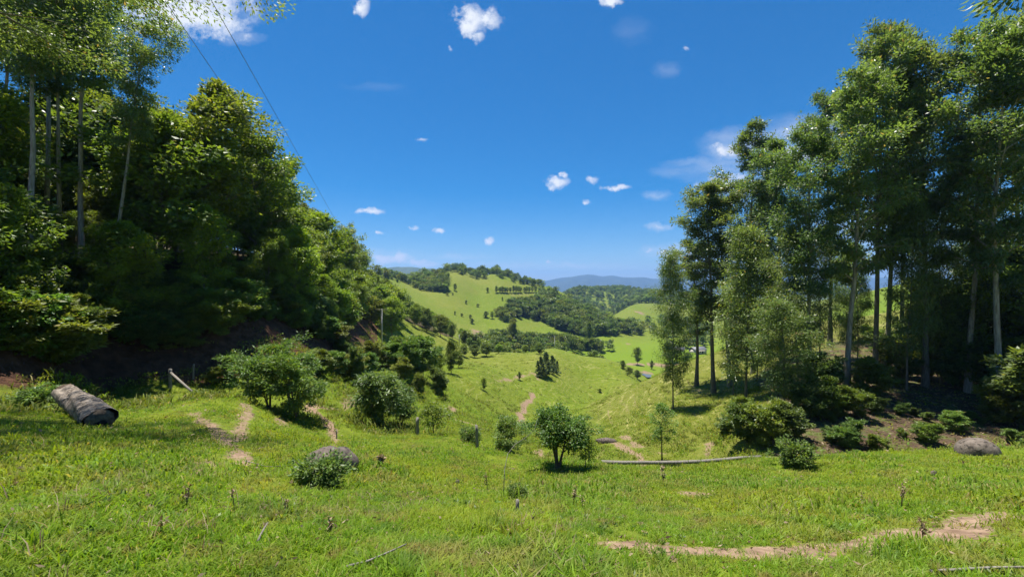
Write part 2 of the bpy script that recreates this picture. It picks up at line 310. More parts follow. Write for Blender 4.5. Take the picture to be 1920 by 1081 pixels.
# bare soil: photo polylines laid on the ground, half width (m), strength, nearest distance
TRAILS = [
 ([(1905, 966), (1830, 984), (1760, 1000)], .33, 1.0, 1.6), ([(1760, 1000), (1680, 1008), (1600, 1020), (1530, 1034), (1440, 1038)], .26, 1.0, 1.6),
 ([(1440, 1040), (1340, 1034), (1240, 1026), (1160, 1022)], .17, 1.0, 1.6), ([(1160, 1022), (1050, 1016), (960, 1012), (850, 1010)], .15, .95, 1.6),
 ([(366, 774), (395, 800), (430, 832), (460, 870)], .22, .8, 1.6), ([(372, 862), (380, 888)], .20, .6, 1.6), ([(467, 758), (457, 790), (450, 828)], .22, .75, 1.6), ([(520, 780), (532, 800)], .35, .8, 1.6),
 ([(575, 758), (606, 783), (624, 806), (630, 838)], .33, 1.0, 1.6), ([(585, 762), (640, 770)], .6, 1.0, 18), ([(650, 742), (672, 752), (705, 758)], .6, .8, 20), ([(655, 748), (646, 768)], .6, .8, 20),
 ([(1000, 738), (985, 758), (975, 778), (983, 795)], .65, 1.0, 40), ([(840, 785), (880, 792), (915, 806)], .3, .9, 28), ([(845, 762), (850, 770)], .6, .8, 30),
 ([(932, 714), (968, 708), (1004, 699)], .9, .75, 60), ([(1004, 704), (1010, 712)], .9, .7, 60), ([(996, 658), (1012, 656)], 4, .9, 120),
 ([(1150, 828), (1175, 842), (1200, 858), (1206, 876)], .42, .9, 28), ([(1170, 818), (1195, 836)], .5, .8, 28), ([(1205, 842), (1240, 848)], .3, .7, 28), ([(1332, 828), (1326, 852)], .4, .8, 28), ([(1010, 842), (1016, 868)], .4, .9, 28), ([(1055, 855), (1075, 868)], .35, .8, 28), ([(1120, 860), (1130, 840)], .4, .5, 28),
 ([(1142, 753), (1141, 775), (1149, 797)], .18, .6, 40), ([(1188, 741), (1194, 765)], .2, .6, 40), ([(1120, 768), (1124, 798)], .16, .5, 40), ([(1165, 750), (1180, 775)], .5, .4, 40), ([(1285, 712), (1318, 738)], .2, .6, 40), ([(1240, 700), (1262, 722)], .18, .4, 40), ([(1215, 712), (1232, 740)], .18, .4, 40),
 ([(1178, 684), (1225, 682), (1275, 680)], 3.2, 1.0, 200), ([(1228, 682), (1262, 690)], 3.4, .6, 200), ([(1200, 696), (1222, 700), (1236, 703)], 3.2, 1.0, 200), ([(1318, 672), (1362, 676)], 4., .9, 200), ([(1330, 660), (1350, 662)], 3., .7, 200),
 ([(1120, 639), (1158, 639), (1180, 645)], 1.6, .8, 200), ([(848, 506), (880, 508)], 8, .6, 420), ([(960, 552), (1008, 545)], 3, .5, 420), ([(1130, 590), (1150, 598), (1176, 606)], 3.5, .6, 420), ([(895, 620), (905, 640)], 5, .8, 250), ([(1195, 584), (1205, 588)], 6, .9, 420),
 ([(820, 905), (1000, 925)], .10, .35, 1.6), ([(700, 915), (760, 925)], .10, .4, 1.6), ([(1300, 928), (1335, 924)], .22, .8, 1.6), ([(1330, 925), (1400, 915)], .12, .5, 1.6), ([(1500, 905), (1640, 902)], .14, .5, 1.6), ([(280, 828), (300, 832)], .15, .6, 1.6)]
TRW = []
for pl, hw, st, ym in TRAILS: TRW.append((np.array([pix(u, v, ym)[:2] for u, v in pl]), hw, st))
def seg_dist(x, y, P):
    d = np.full(x.shape, 1e9)
    for a, b in zip(P[:-1], P[1:]):
        ab = b-a; L2 = ab@ab+1e-9; t_ = np.clip(((x-a[0])*ab[0]+(y-a[1])*ab[1])/L2, 0, 1)
        d = np.minimum(d, np.hypot(x-a[0]-t_*ab[0], y-a[1]-t_*ab[1]))
    return d
def bare_at(x, y):
    out_ = np.zeros(x.shape)
    for P, hw, st in TRW:
        pad = hw*4; lo = P.min(0)-pad; hi = P.max(0)+pad
        k = np.nonzero((x > lo[0]) & (x < hi[0]) & (y > lo[1]) & (y < hi[1]))[0]
        if not len(k): continue
        ww = hw*(1+.45*waves(x[k], y[k], hw*7, 0)+.3*waves(x[k], y[k], hw*2.3, 6))
        d = seg_dist(x[k], y[k], P)/np.maximum(ww, hw*.3)
        out_[k] = np.maximum(out_[k], st*np.clip(1.5-d, 0, 1))
    return out_
def build_ground():
    th = np.concatenate([np.radians(np.linspace(-64, 64, 470, endpoint=False)), np.radians(np.linspace(64, 296, 80, endpoint=False))])
    rr = np.concatenate([[.25], np.geomspace(.5, 12000, 430)]); nt_, nr = len(th), len(rr)
    X = (rr[:, None]*np.sin(th)[None]).ravel(); Y = (rr[:, None]*np.cos(th)[None]).ravel(); Z = height(X, Y)
    R = np.hypot(X, Y); flat = np.clip((R-2600)/3000, 0, 1); Z = Z*(1-flat)+(-95)*flat
    e = .4+R*.01; gx_ = (height(X+e, Y)-height(X-e, Y))/(2*e); gy_ = (height(X, Y+e)-height(X, Y-e))/(2*e); slope = np.hypot(gx_, gy_)
    lf = left_forest(X, Y); rf = right_forest(X, Y)
    near = (R < 260)
    floor = np.clip(lf/2.5, 0, 1)*near; floor = np.maximum(floor, .8*np.clip(rf/5, 0, 1)*(R < 130)*(Y > 15)*np.clip((95-Y)/40, 0.25, 1))
    bank = np.clip((slope-.42)/.3, 0, 1)*(lf > -3)*(lf < 8)*(Y > 8)*(Y < 110)
    bare = bare_at(X, Y)
    cx = np.interp(Y, [20, 35, 60, 88, 110, 132, 178], [3, 6, 10, 15, 20, 31, 54]); dry = np.clip((X-cx)/4, 0, 1)*np.clip((Y-24)/8, 0, 1)*np.clip((150-Y)/25, 0, 1)*(X < 140); fert = np.clip((Y-215)/30, 0, 1)*np.clip((420-Y)/60, 0, 1)*np.clip((X-20)/25, 0, 1)
    i, j = np.meshgrid(np.arange(nr-1), np.arange(nt_), indexing='ij'); k = (j+1) % nt_
    Q = np.stack([i*nt_+j, i*nt_+k, (i+1)*nt_+k, (i+1)*nt_+j], -1).reshape(-1, 4)[:, ::-1]
    V = np.concatenate([np.stack([X, Y, Z], 1), [[0, 0, H1(0, 0)]]]); c = len(V)-1
    jj = np.arange(nt_); T = np.stack([np.full(nt_, c), (jj+1) % nt_, jj], 1)
    att = {'bare': ('POINT', np.append(bare, 0)), 'floor': ('POINT', np.append(floor, 0)), 'bank': ('POINT', np.append(bank, 0)), 'dry': ('POINT', np.append(dry, 0)), 'fert': ('POINT', np.append(fert, 0))}
    me = mesh_np('ground', V, [Q, T], [ground_mat()], att, smooth=True)
    o = obj('ground', me); tag(o, 'grassy hillside, valley pasture and bare soil of the ground', None, None, 'structure'); return o
def ground_mat():
    mt = mat('pasture ground'); t = mt.node_tree; o = nd(t, 'ShaderNodeOutputMaterial'); p = nd(t, 'ShaderNodeBsdfPrincipled', Roughness=.95); p.inputs['Specular IOR Level'].default_value = .1
    g = nd(t, 'ShaderNodeNewGeometry'); P = g.outputs['Position']
    def noise(s, d=5., r=.6):
        n = nd(t, 'ShaderNodeTexNoise', Scale=s, Detail=d, Roughness=r); lk(t, P, n.inputs['Vector']); return n.outputs['Fac']
    def rng_(x, a, b, lo=0., hi=1.):
        n = nd(t, 'ShaderNodeMapRange'); n.inputs[1].default_value = a; n.inputs[2].default_value = b; n.inputs[3].default_value = lo; n.inputs[4].default_value = hi; lk(t, x, n.inputs[0]); return n.outputs[0]
    def mixc(f, a, b):
        n = nd(t, 'ShaderNodeMix', _data_type='RGBA')
        for i_, q in ((0, f), (6, a), (7, b)):
            if isinstance(q, (int, float)): n.inputs[i_].default_value = q
            elif isinstance(q, tuple): n.inputs[i_].default_value = (*q, 1)
            else: lk(t, q, n.inputs[i_])
        return n.outputs[2]
    def mth(op, a, b, clamp=False):
        n = nd(t, 'ShaderNodeMath', _operation=op, _use_clamp=clamp)
        for i_, q in enumerate((a, b)):
            if isinstance(q, (int, float)): n.inputs[i_].default_value = q
            else: lk(t, q, n.inputs[i_])
        return n.outputs[0]
    def attr(a): return nd(t, 'ShaderNodeAttribute', _attribute_name=a).outputs['Fac']
    n_g = noise(2.2, 7., .68); n_f = noise(9., 6.); n_m = noise(.55, 5.); n_l = noise(.06, 4.); n_x = noise(.012, 3.)
    c = mixc(rng_(n_m, .35, .68), (.078, .120, .008), (.150, .186, .016))
    c = mixc(rng_(n_l, .38, .66), c, mixc(.62, c, (.122, .178, .010)))
    c = mixc(rng_(n_x, .40, .62, 0, .75), c, (.158, .168, .026))
    c = mixc(rng_(n_f, .55, .78, 0, .55), c, (.060, .085, .014))
    c = mixc(rng_(n_g, .48, .68, 0, .8), c, (.060, .088, .012))
    c = mixc(rng_(n_g, .30, .44, .45, 0), c, (.180, .185, .028))
    c = mixc(mth('MULTIPLY', attr('dry'), rng_(n_l, .3, .6, .45, .85)), c, mixc(rng_(n_g, .35, .65), (.098, .112, .016), (.175, .165, .040)))
    c = mixc(mth('MULTIPLY', attr('fert'), .55), c, (.118, .195, .010))
    # cattle terraces following the contours of the slopes
    sp = nd(t, 'ShaderNodeSeparateXYZ'); lk(t, P, sp.inputs[0])
    zz = mth('ADD', mth('MULTIPLY', sp.outputs[2], 1.15), mth('MULTIPLY', noise(.11, 3.), 5.0)); fr = mth('FRACT', zz, 0)
    ter = mth('MULTIPLY', rng_(fr, .72, .96), rng_(noise(.16, 3.), .42, .58, .10, .75))
    ter = mth('MULTIPLY', ter, rng_(attr('dry'), 0, 1, .55, 1.25))
    ter = mth('MULTIPLY', ter, rng_(attr('fert'), 0, 1, 1, .1))
    dist = nd(t, 'ShaderNodeVectorMath', _operation='LENGTH'); lk(t, P, dist.inputs[0])
    ter = mth('MULTIPLY', ter, rng_(dist.outputs['Value'], 38, 60))
    c = mixc(ter, c, (.30, .275, .10))
    soil = mixc(rng_(noise(6., 6.), .35, .7), (.155, .10, .066), (.31, .215, .145))
    litter = mixc(rng_(noise(5., 7., .7), .35, .68), (.040, .027, .018), (.13, .088, .054))
    litter = mixc(rng_(noise(.8, 4.), .50, .62, 0, .75), litter, (.085, .115, .028))
    red = mixc(rng_(noise(1.6, 6.), .35, .7), (.065, .034, .022), (.17, .088, .052))
    c = mixc(rng_(mth('ADD', attr('floor'), mth('MULTIPLY', mth('SUBTRACT', noise(.6, 5.), .5), 1.2)), .35, .65), c, litter)
    c = mixc(rng_(mth('ADD', attr('bank'), mth('MULTIPLY', mth('SUBTRACT', noise(1.3, 5.), .5), 1.0)), .4, .65), c, red)
    bs = mth('ADD', attr('bare'), mth('MULTIPLY', mth('SUBTRACT', mth('ADD', mth('MULTIPLY', n_f, .6), mth('MULTIPLY', n_g, .4)), .5), 2.6))
    c = mixc(mth('MULTIPLY', rng_(bs, .38, .78), rng_(attr('bare'), .02, .15)), c, soil)
    lk(t, c, p.inputs['Base Color'])
    hgt = mth('ADD', mth('MULTIPLY', n_f, .05), mth('MULTIPLY', n_m, .5)); hgt = mth('ADD', hgt, mth('MULTIPLY', mth('MULTIPLY', noise(2.5, 7., .7), attr('bank')), 2.2)); b = nd(t, 'ShaderNodeBump', Strength=.75, Distance=.6); lk(t, hgt, b.inputs['Height']); lk(t, b.outputs[0], p.inputs['Normal'])
    lk(t, p.outputs[0], o.inputs[0]); return mt
build_ground()

# pond beside the valley road
def build_pond():
    c = pix(1213, 706, 200); n = 28; a = np.arange(n)/n*2*math.pi; r = 1+.18*np.sin(3*a+1)+.1*np.sin(5*a)
    V = np.concatenate([np.stack([c[0]+2.4*r*np.cos(a), c[1]+5*r*np.sin(a), np.full(n, c[2]+.9)], 1), [[c[0], c[1], c[2]+.9]]])
    mt = mat('pond water'); t = mt.node_tree; o = nd(t, 'ShaderNodeOutputMaterial'); p = nd(t, 'ShaderNodeBsdfPrincipled', Roughness=.25); p.inputs['Base Color'].default_value = (.10, .10, .08, 1); lk(t, p.outputs[0], o.inputs[0])
    tag(obj('pond', mesh_np('pond', V, [np.stack([np.arange(n), (np.arange(n)+1) % n, np.full(n, n)], 1)], [mt])), 'small blue pond below the sandy bank in the valley', None, None, 'structure')
build_pond()

# distant mountains
def ridge(name, label, y, depth, prof, col1, col2, seed, base=-110, amp=.10, wl=900):
    us = np.array([q[0] for q in prof], float); vs = np.array([q[1] for q in prof], float)
    nx, ny = 1100, 26; U = np.linspace(us[0], us[-1], nx); rg = np.random.default_rng(seed)
    top = (CV-np.interp(U, us, vs))/F*y; top = np.convolve(np.pad(top, 2, 'edge'), np.ones(5)/5, 'valid')
    X0 = (U-CU)/F*y; ph = rg.uniform(0, 6.28, 12); det = sum(np.sin(X0/wl*6.28*(1.6**k)+ph[k])*(.6**k) for k in range(6))
    t_ = np.linspace(-1, 1, ny); V = []
    for s in t_:
        shape = np.clip(1-abs(s), 0, 1)**.8; spur = 1+.32*np.sin(X0/wl*6.28*.9+ph[7]+s*2.5)*(1-shape)+.22*np.sin(X0/wl*6.28*2.3+ph[8]-s*4)*(1-shape)
        zz = base+(top-base)*np.clip(shape*spur, 0, 1)*(1+amp*.12*det)
        V.append(np.stack([X0*(1+s*depth/y), np.full(nx, y+s*depth), zz+EYE], 1))
    V = np.concatenate(V); i, j = np.meshgrid(np.arange(ny-1), np.arange(nx-1), indexing='ij')
    Q = np.stack([i*nx+j, i*nx+j+1, (i+1)*nx+j+1, (i+1)*nx+j], -1).reshape(-1, 4)
    tag(obj(name, mesh_np(name, V, [Q], [rough_mat(name, col1, col2, .004, bump=1.0, bdist=30)], smooth=True)), label, None, None, 'structure')
ridge('mountains', 'long blue mountain range on the far horizon', 9000, 1800,
      [(-1500, 528), (-200, 520), (600, 524), (900, 530), (1020, 525), (1040, 523), (1052, 520), (1070, 519), (1082, 514.5), (1096, 513), (1112, 513.5), (1124, 517), (1132, 518.5), (1140, 516), (1150, 515), (1158, 517), (1180, 519), (1205, 519), (1230, 522), (1300, 517), (1500, 522), (1900, 516), (2400, 526), (3400, 530)], (.018, .035, .014), (.04, .06, .022), 3)
ridge('hills', 'blue green rounded hill behind the left end of the far pasture', 4300, 800,
      [(-300, 510), (300, 505), (640, 512), (690, 505), (720, 500), (755, 498), (800, 501), (840, 507), (900, 525), (980, 545)], (.03, .055, .016), (.075, .10, .03), 5, wl=500)

# ------------------------------------------------------------------ grass
def unit(v): return v/(np.linalg.norm(v, axis=-1, keepdims=True)+1e-9)
def leaf_quads(C, A, L, W, rg, up=0.0):
    """kite shaped leaves: C bases, A axes"""
    n = len(C); A = unit(A); S = unit(np.cross(A, unit(rg.normal(size=(n, 3))+np.array([0, 0, up])))); N = np.cross(A, S)
    L = np.asarray(L)[:, None]; W = np.asarray(W)[:, None]
    V = np.stack([C, C+A*L*.42+S*W*.5+N*W*.12, C+A*L-N*L*.10, C+A*L*.42-S*W*.5+N*W*.12], 1).reshape(-1, 3)
    return V, np.arange(4*n).reshape(-1, 4)
def tuft_mesh(name, seed, nb, rad, h0, h1, wd, lean, mt='grass'):
    rg = np.random.default_rng(seed); V = []; Q = []; T = []; tint = []; tq = []; n = 0
    for _ in range(nb):
        a = rg.uniform(0, 6.28); r = rad*math.sqrt(rg.uniform()); p = np.array([r*math.cos(a), r*math.sin(a), -.02])
        d = rg.uniform(0, 6.28); D = np.array([math.cos(d), math.sin(d), 0]); S = np.array([-D[1], D[0], 0]); h = rg.uniform(h0, h1); L = lean*h*rg.uniform(.2, 1.3); ww = wd*rg.uniform(.7, 1.3)
        mid = p+np.array([0, 0, h*.6])+D*L*.35; tip = p+np.array([0, 0, h*rg.uniform(.75, 1.)])+D*L
        V += [p-S*ww*.5, p+S*ww*.5, mid+S*ww*.45, mid-S*ww*.45, tip]; Q.append([n, n+1, n+2, n+3]); T.append([n+3, n+2, n+4]); n += 5
        tq.append(rg.uniform()); 
    return mesh_np(name, V, [Q, T], [M[mt]], {'tint': ('FACE', tq+tq)})
def scatter(name, pts, rot, scl, idx, meshes, label, cat=None):
    col = bpy.data.collections.new(name+' pieces')
    for k, me in enumerate(meshes):
        ob = bpy.data.objects.new('%s_piece_%02d' % (name, k), me); col.objects.link(ob)
    me = bpy.data.meshes.new(name); me.vertices.add(len(pts)); me.vertices.foreach_set('co', np.asarray(pts, np.float32).ravel())
    a = me.attributes.new('rot', 'FLOAT_VECTOR', 'POINT'); a.data.foreach_set('vector', np.asarray(rot, np.float32).ravel())
    a = me.attributes.new('scl', 'FLOAT', 'POINT'); a.data.foreach_set('value', np.asarray(scl, np.float32))
    a = me.attributes.new('idx', 'INT', 'POINT'); a.data.foreach_set('value', np.asarray(idx, np.int32))
    ng = bpy.data.node_groups.new(name, 'GeometryNodeTree')
    ng.interface.new_socket('Geometry', in_out='INPUT', socket_type='NodeSocketGeometry'); ng.interface.new_socket('Geometry', in_out='OUTPUT', socket_type='NodeSocketGeometry')
    gi = ng.nodes.new('NodeGroupInput'); go = ng.nodes.new('NodeGroupOutput'); ip = ng.nodes.new('GeometryNodeInstanceOnPoints'); ci = ng.nodes.new('GeometryNodeCollectionInfo')
    ci.inputs['Collection'].default_value = col; ci.inputs['Separate Children'].default_value = True; ci.inputs['Reset Children'].default_value = True
    def na(n_, ty):
        q = ng.nodes.new('GeometryNodeInputNamedAttribute'); q.data_type = ty; q.inputs['Name'].default_value = n_; return [s for s in q.outputs if s.enabled and s.name == 'Attribute'][0]
    ng.links.new(gi.outputs[0], ip.inputs['Points']); ng.links.new(ci.outputs[0], ip.inputs['Instance']); ip.inputs['Pick Instance'].default_value = True
    ng.links.new(na('idx', 'INT'), ip.inputs['Instance Index']); ng.links.new(na('rot', 'FLOAT_VECTOR'), ip.inputs['Rotation']); ng.links.new(na('scl', 'FLOAT'), ip.inputs['Scale'])
    ng.links.new(ip.outputs[0], go.inputs[0])
    o = obj(name, me); md = o.modifiers.new('scatter', 'NODES'); md.node_group = ng
    tag(o, label, cat, None, 'stuff'); return o
def build_grass():
    rg = np.random.default_rng(21); N = 210000
    th = np.radians(rg.uniform(-63, 63, N)); r = np.exp(rg.uniform(math.log(1.5), math.log(170), N)); x = r*np.sin(th); y = r*np.cos(th)
    # a belt behind and beside the viewpoint too
    n2 = 9000; a2 = rg.uniform(0, 6.28, n2); r2 = 1.2+9*np.sqrt(rg.uniform(size=n2)); x = np.append(x, r2*np.cos(a2)); y = np.append(y, r2*np.sin(a2))
    keep = np.hypot(x, y) > 1.3; x, y = x[keep], y[keep]; r = np.hypot(x, y)
    b = bare_at(x, y); lf = left_forest(x, y); rf = right_forest(x, y)
    p = (1-np.clip(b*1.25, 0, .93))*np.where(lf > -.3, .05, 1.)*np.where((rf > 3) & (y > 19), .16, 1.)
    p *= np.clip(.78+.35*waves(x, y, 3.2, 0)+.25*waves(x, y, .9, 6), .18, 1)
    k = rg.uniform(size=len(x)) < p; x, y, r = x[k], y[k], r[k]; z = height(x, y); n = len(x)
    meshes = [tuft_mesh('tuft', 100+i, 18, .11, .035, .095, .009, 1.1) for i in range(4)]+[tuft_mesh('tuft', 110+i, 12, .09, .07, .17, .009, .9) for i in range(2)]
    meshes += [tuft_mesh('tuft', 120+i, 20, .26, .03, .095, .018, 1.1) for i in range(4)]+[tuft_mesh('tuft', 130+i, 20, .70, .04, .14, .045, 1.2) for i in range(4)]
    def rosette(seed, col, n_, L_, up):
        g_ = np.random.default_rng(seed); A = unit(np.stack([np.cos(np.arange(n_)*2.4), np.sin(np.arange(n_)*2.4), g_.uniform(up*.4, up*1.5, n_)], 1)); B_ = A*g_.uniform(0, .03, (n_, 1))
        V, Q = leaf_quads(B_+np.array([0, 0, .02]), A, L_*g_.uniform(.6, 1.2, n_), L_*.42*g_.uniform(.8, 1.2, n_), g_); return mesh_np('tuft', V, [Q], [M[col]], {'tint': ('FACE', g_.uniform(0, .9, n_))})
    meshes += [rosette(1, 'bush_leaf', 14, .10, .7), rosette(2, 'lime_leaf', 18, .07, 1.2), rosette(3, 'dry', 16, .09, .5), rosette(4, 'dark_leaf', 12, .12, .5)]
    meshes += [tuft_mesh('tuft', 150+i, 26, .30+.15*i, .12, .34, .05, 1.0, 'tussock') for i in range(4)]
    meshes += [tuft_mesh('tuft', 170+i, 6, .06, .10, .20, .005, .9, 'dry') for i in range(2)]
    lod = np.where(r*np.exp(rg.normal(0, .15, n)) < 9, 0, np.where(r*np.exp(rg.normal(0, .15, n)) < 32, 1, 2))
    tall = rg.uniform(size=n) < .05*np.clip(1+1.2*waves(x, y, 2.4, 12), 0, 3)
    idx = np.where(lod == 0, np.where(tall, 4+rg.integers(0, 2, n), rg.integers(0, 4, n)), np.where(lod == 1, 6+rg.integers(0, 4, n), 10+rg.integers(0, 4, n)))
    tus = (rg.uniform(size=n) < .10*np.clip(1+1.3*waves(x, y, 14., 2), 0, 3)) & (r > 24); idx = np.where(tus, 18+rg.integers(0, 4, n), idx)
    sd = (rg.uniform(size=n) < .010*np.clip(1+1.6*waves(x, y, 2.6, 5), 0, 4)) & (r < 24); idx = np.where(sd, 22+rg.integers(0, 2, n), idx)
    ros = (rg.uniform(size=n) < .05*np.clip(1+1.5*waves(x, y, 3.1, 9), 0, 3)) & (r < 26); idx = np.where(ros, 14+rg.integers(0, 4, n), idx)
    scl = np.where(ros, .55, 1.)*rg.uniform(.7, 1.3, n)*np.clip(1+.22*waves(x, y, 4., 3), .6, 1.6)
    rot = np.stack([rg.normal(0, .12, n), rg.normal(0, .12, n), rg.uniform(0, 6.28, n)], 1)
    scatter('grass', np.stack([x, y, z], 1), rot, scl, idx, meshes, 'short green pasture grass covering the slope', 'grass')
build_grass()
# ------------------------------------------------------------------ trees
def make_tree(seed, H=10., tr=.12, lo=.3, R=2.5, prof=None, nb=40, up=.6, sub=3, clump=.7, lpc=120, leaf=(.24, .10), droop=.4, lean=(0, 0), wob=.02, flat=.6, bark='bark', lm='broad_leaf', stems=1, top=1.0, along=.8, face=2.0):
    rg = np.random.default_rng(seed); g = Geo(); C = []; Wt = []
    prof = prof or (lambda s: math.sin(math.pi*min(1, .12+.88*s))**.7)
    for st in range(stems):
        hs = H*(1 if st == 0 else rg.uniform(.7, .98)); n = 9; t_ = np.linspace(0, 1, n)
        a0 = rg.uniform(0, 6.28); spread = 0 if stems == 1 else .16*H
        px = np.cumsum(rg.normal(0, wob*hs, n))*t_; py = np.cumsum(rg.normal(0, wob*hs, n))*t_
        P = np.stack([px+lean[0]*hs*t_**1.3+spread*math.cos(a0)*t_, py+lean[1]*hs*t_**1.3+spread*math.sin(a0)*t_, t_*hs-.15], 1)
        rad = tr*(1 if st == 0 else .75)*(1-.88*t_**.9); rad[0] *= 1.35
        g.tube(P, rad, 8 if H > 5 else 6, False, .04, rg)
        def on(s): return np.array([np.interp(s, t_, P[:, i]) for i in range(3)])
        nbs = nb//stems; az = rg.uniform(0, 6.28)
        for b in range(nbs):
            s = lo+(top-lo)*((b+rg.uniform(0, 1))/nbs)**.9; s = min(s, .985); q = (s-lo)/(1-lo); az += 2.4+rg.normal(0, .35)
            ln = R*prof(q)*rg.uniform(.4, 1.3); el = up*rg.uniform(.5, 1.3)
            D = np.array([math.cos(az)*math.cos(el), math.sin(az)*math.cos(el), math.sin(el)]); p0 = on(s); k = 5; tt = np.linspace(0, 1, k)[:, None]
            B = p0+D*ln*tt+np.array([0, 0, -1.])*(droop*.35*ln)*tt**2+rg.normal(0, .035*ln, (k, 3))*tt
            br = np.interp(s, t_, rad)*.55; g.tube(B, np.linspace(max(br, .012), .008, k), 5, False)
            for c in range(int(1+ln*along)):
                f = rg.uniform(.35, 1.05); C.append(B[0]+(B[-1]-B[0])*f+rg.normal(0, .1*ln, 3)); Wt.append(.6+.6*f)
            C.append(B[-1]); Wt.append(1.2)
            for j in range(sub):
                f = rg.uniform(.4, .9); a2 = az+rg.choice([-1, 1])*rg.uniform(.4, 1.1); e2 = el*.6+rg.normal(0, .25); l2 = ln*rg.uniform(.3, .55)
                b0 = B[int(f*4)]; b1 = b0+np.array([math.cos(a2)*math.cos(e2), math.sin(a2)*math.cos(e2), math.sin(e2)])*l2
                g.tube(np.stack([b0, (b0+b1)/2+rg.normal(0, .04*l2, 3), b1]), [max(br*.5, .008), max(br*.35, .007), .005], 4, False); C.append(b1); Wt.append(1.); C.append((b0+b1)/2); Wt.append(.7)
    C = np.array(C); Wt = np.array(Wt); nl = (lpc*Wt*rg.uniform(.5, 1.5, len(C))).astype(int)
    idx = np.repeat(np.arange(len(C)), nl); n = len(idx)
    cr = clump*rg.uniform(.6, 1.3, len(C)); off = unit(rg.normal(size=(n, 3)))*(rg.uniform(0, 1, n)**.45)[:, None]*cr[idx][:, None]*np.array([1, 1, flat])
    P = C[idx]+off; cen = C.mean(0); outw = unit(off+.35*unit(P-cen))
    A = outw*np.array([1, 1, .6])+np.array([0, 0, -1.])*droop*rg.uniform(.1, 1.3, (n, 1))+rg.normal(0, .45, (n, 3))
    L = leaf[0]*rg.uniform(.6, 1.3, n); Wd = leaf[1]*rg.uniform(.7, 1.25, n)
    V, Q = leaf_quads(P, A, L, Wd, rg, face)
    ct = rg.uniform(0, .45, len(C))[idx]; tint = np.clip(ct+rg.uniform(0, .5, n), 0, .9); tint = np.where(rg.uniform(size=n) < .025, 1., tint)
    crown = mesh_np('crown', V, [Q], [M[lm]], {'tint': ('FACE', tint)}); trunk = g.mesh('trunk', M[bark], True)
    return dict(trunk=trunk, crown=crown, H=H, R=R, n=n)
COUNT = {}
def plant(sp, loc, h, name, label, cat, group=None, rz=None, rg=RNG, wide=1.0, parts=('trunk', 'crown'), tilt=(0, 0)):
    s = h/sp['H']; e = obj(name, None, None, tuple(loc), (tilt[0], tilt[1], rg.uniform(0, 6.28) if rz is None else rz), (s*wide, s*wide, s)); e.empty_display_size = .3
    tag(e, label, cat, group)
    obj('trunk', sp['trunk'], e); obj('crown', sp['crown'], e)
    COUNT[name] = COUNT.get(name, 0)+1; return e
cone = lambda s: (1-s)**.75*(.35+.65*min(1, s*4))
colm = lambda s: math.sin(math.pi*(.16+.80*s))**.8
flatc = lambda s: .35+.75*s**.8 if s < .85 else 1.0-(s-.85)*2.5
M['pine_leaf'] = leaf_mat('dark bluish needles', (.030, .062, .028), (.095, .150, .060), None, trans=.25, rough=.5, spec=.3)
SP = {}
SP['euc'] = [make_tree(11+i, H=28, tr=.26, lo=.33, R=5.0, prof=colm, nb=40, up=.85, sub=4, clump=.74, lpc=50, along=.35, leaf=(.36, .13), droop=.55, wob=.008, flat=.75, bark='bark_pale' if i % 2 else 'bark_grey', lm='euc_leaf') for i in range(4)]
SP['euchi'] = [make_tree(31+i, H=30, tr=.25, lo=.55, R=4.2, prof=flatc, nb=26, up=.8, sub=3, clump=1.15, lpc=75, leaf=(.36, .13), droop=.5, wob=.007, flat=.7, along=.3, bark='bark_pale', lm='euc_leaf') for i in range(3)]
SP['sap'] = [make_tree(41+i, H=11, tr=.075, lo=.16, R=2.0, prof=colm, nb=42, up=.75, sub=3, clump=.62, lpc=52, leaf=(.20, .055), droop=.9, wob=.012, flat=.9, bark='bark_grey', lm='euc_leaf') for i in range(2)]
SP['pine'] = [make_tree(91+i, H=8, tr=.12, lo=.06, R=2.1, prof=lambda q: (1-q)**.8+.08, nb=44, up=.25, sub=2, clump=.42, lpc=34, leaf=(.26, .10), droop=.1, wob=.01, flat=.6, along=.8, lm='pine_leaf', bark='bark') for i in range(2)]
SP['broad'] = [make_tree(51+i, H=15, tr=.20, lo=.20, R=4.8, nb=44, up=.75, sub=3, clump=.85, lpc=[40, 33, 50, 52, 40][i], along=.5, leaf=[(.44, .21), (.52, .25), (.36, .15), (.32, .18), (.46, .21)][i], droop=.35, wob=.025, flat=.85, bark='bark_grey', lm=['broad_leaf', 'dark_leaf', 'olive_leaf', 'broad_leaf', 'lime_leaf'][i]) for i in range(5)]
SP['under'] = [make_tree(61+i, H=5, tr=.06, lo=.10, R=2.3, nb=30, up=.75, sub=3, clump=.46, lpc=32, leaf=(.34, .16), droop=.4, wob=.03, flat=.7, stems=2, lm=['dark_leaf', 'broad_leaf', 'bush_leaf', 'olive_leaf'][i]) for i in range(4)]
SP['mid'] = [make_tree(71+i, H=9, tr=.14, lo=.15, R=3.2, nb=30, up=.65, sub=2, clump=.9, lpc=26, leaf=(.42, .26), droop=.3, wob=.02, flat=.6, lm=['broad_leaf', 'lime_leaf', 'olive_leaf', 'far_leaf'][i]) for i in range(4)]
print('leaves', {k: [s['n'] for s in v] for k, v in SP.items()})

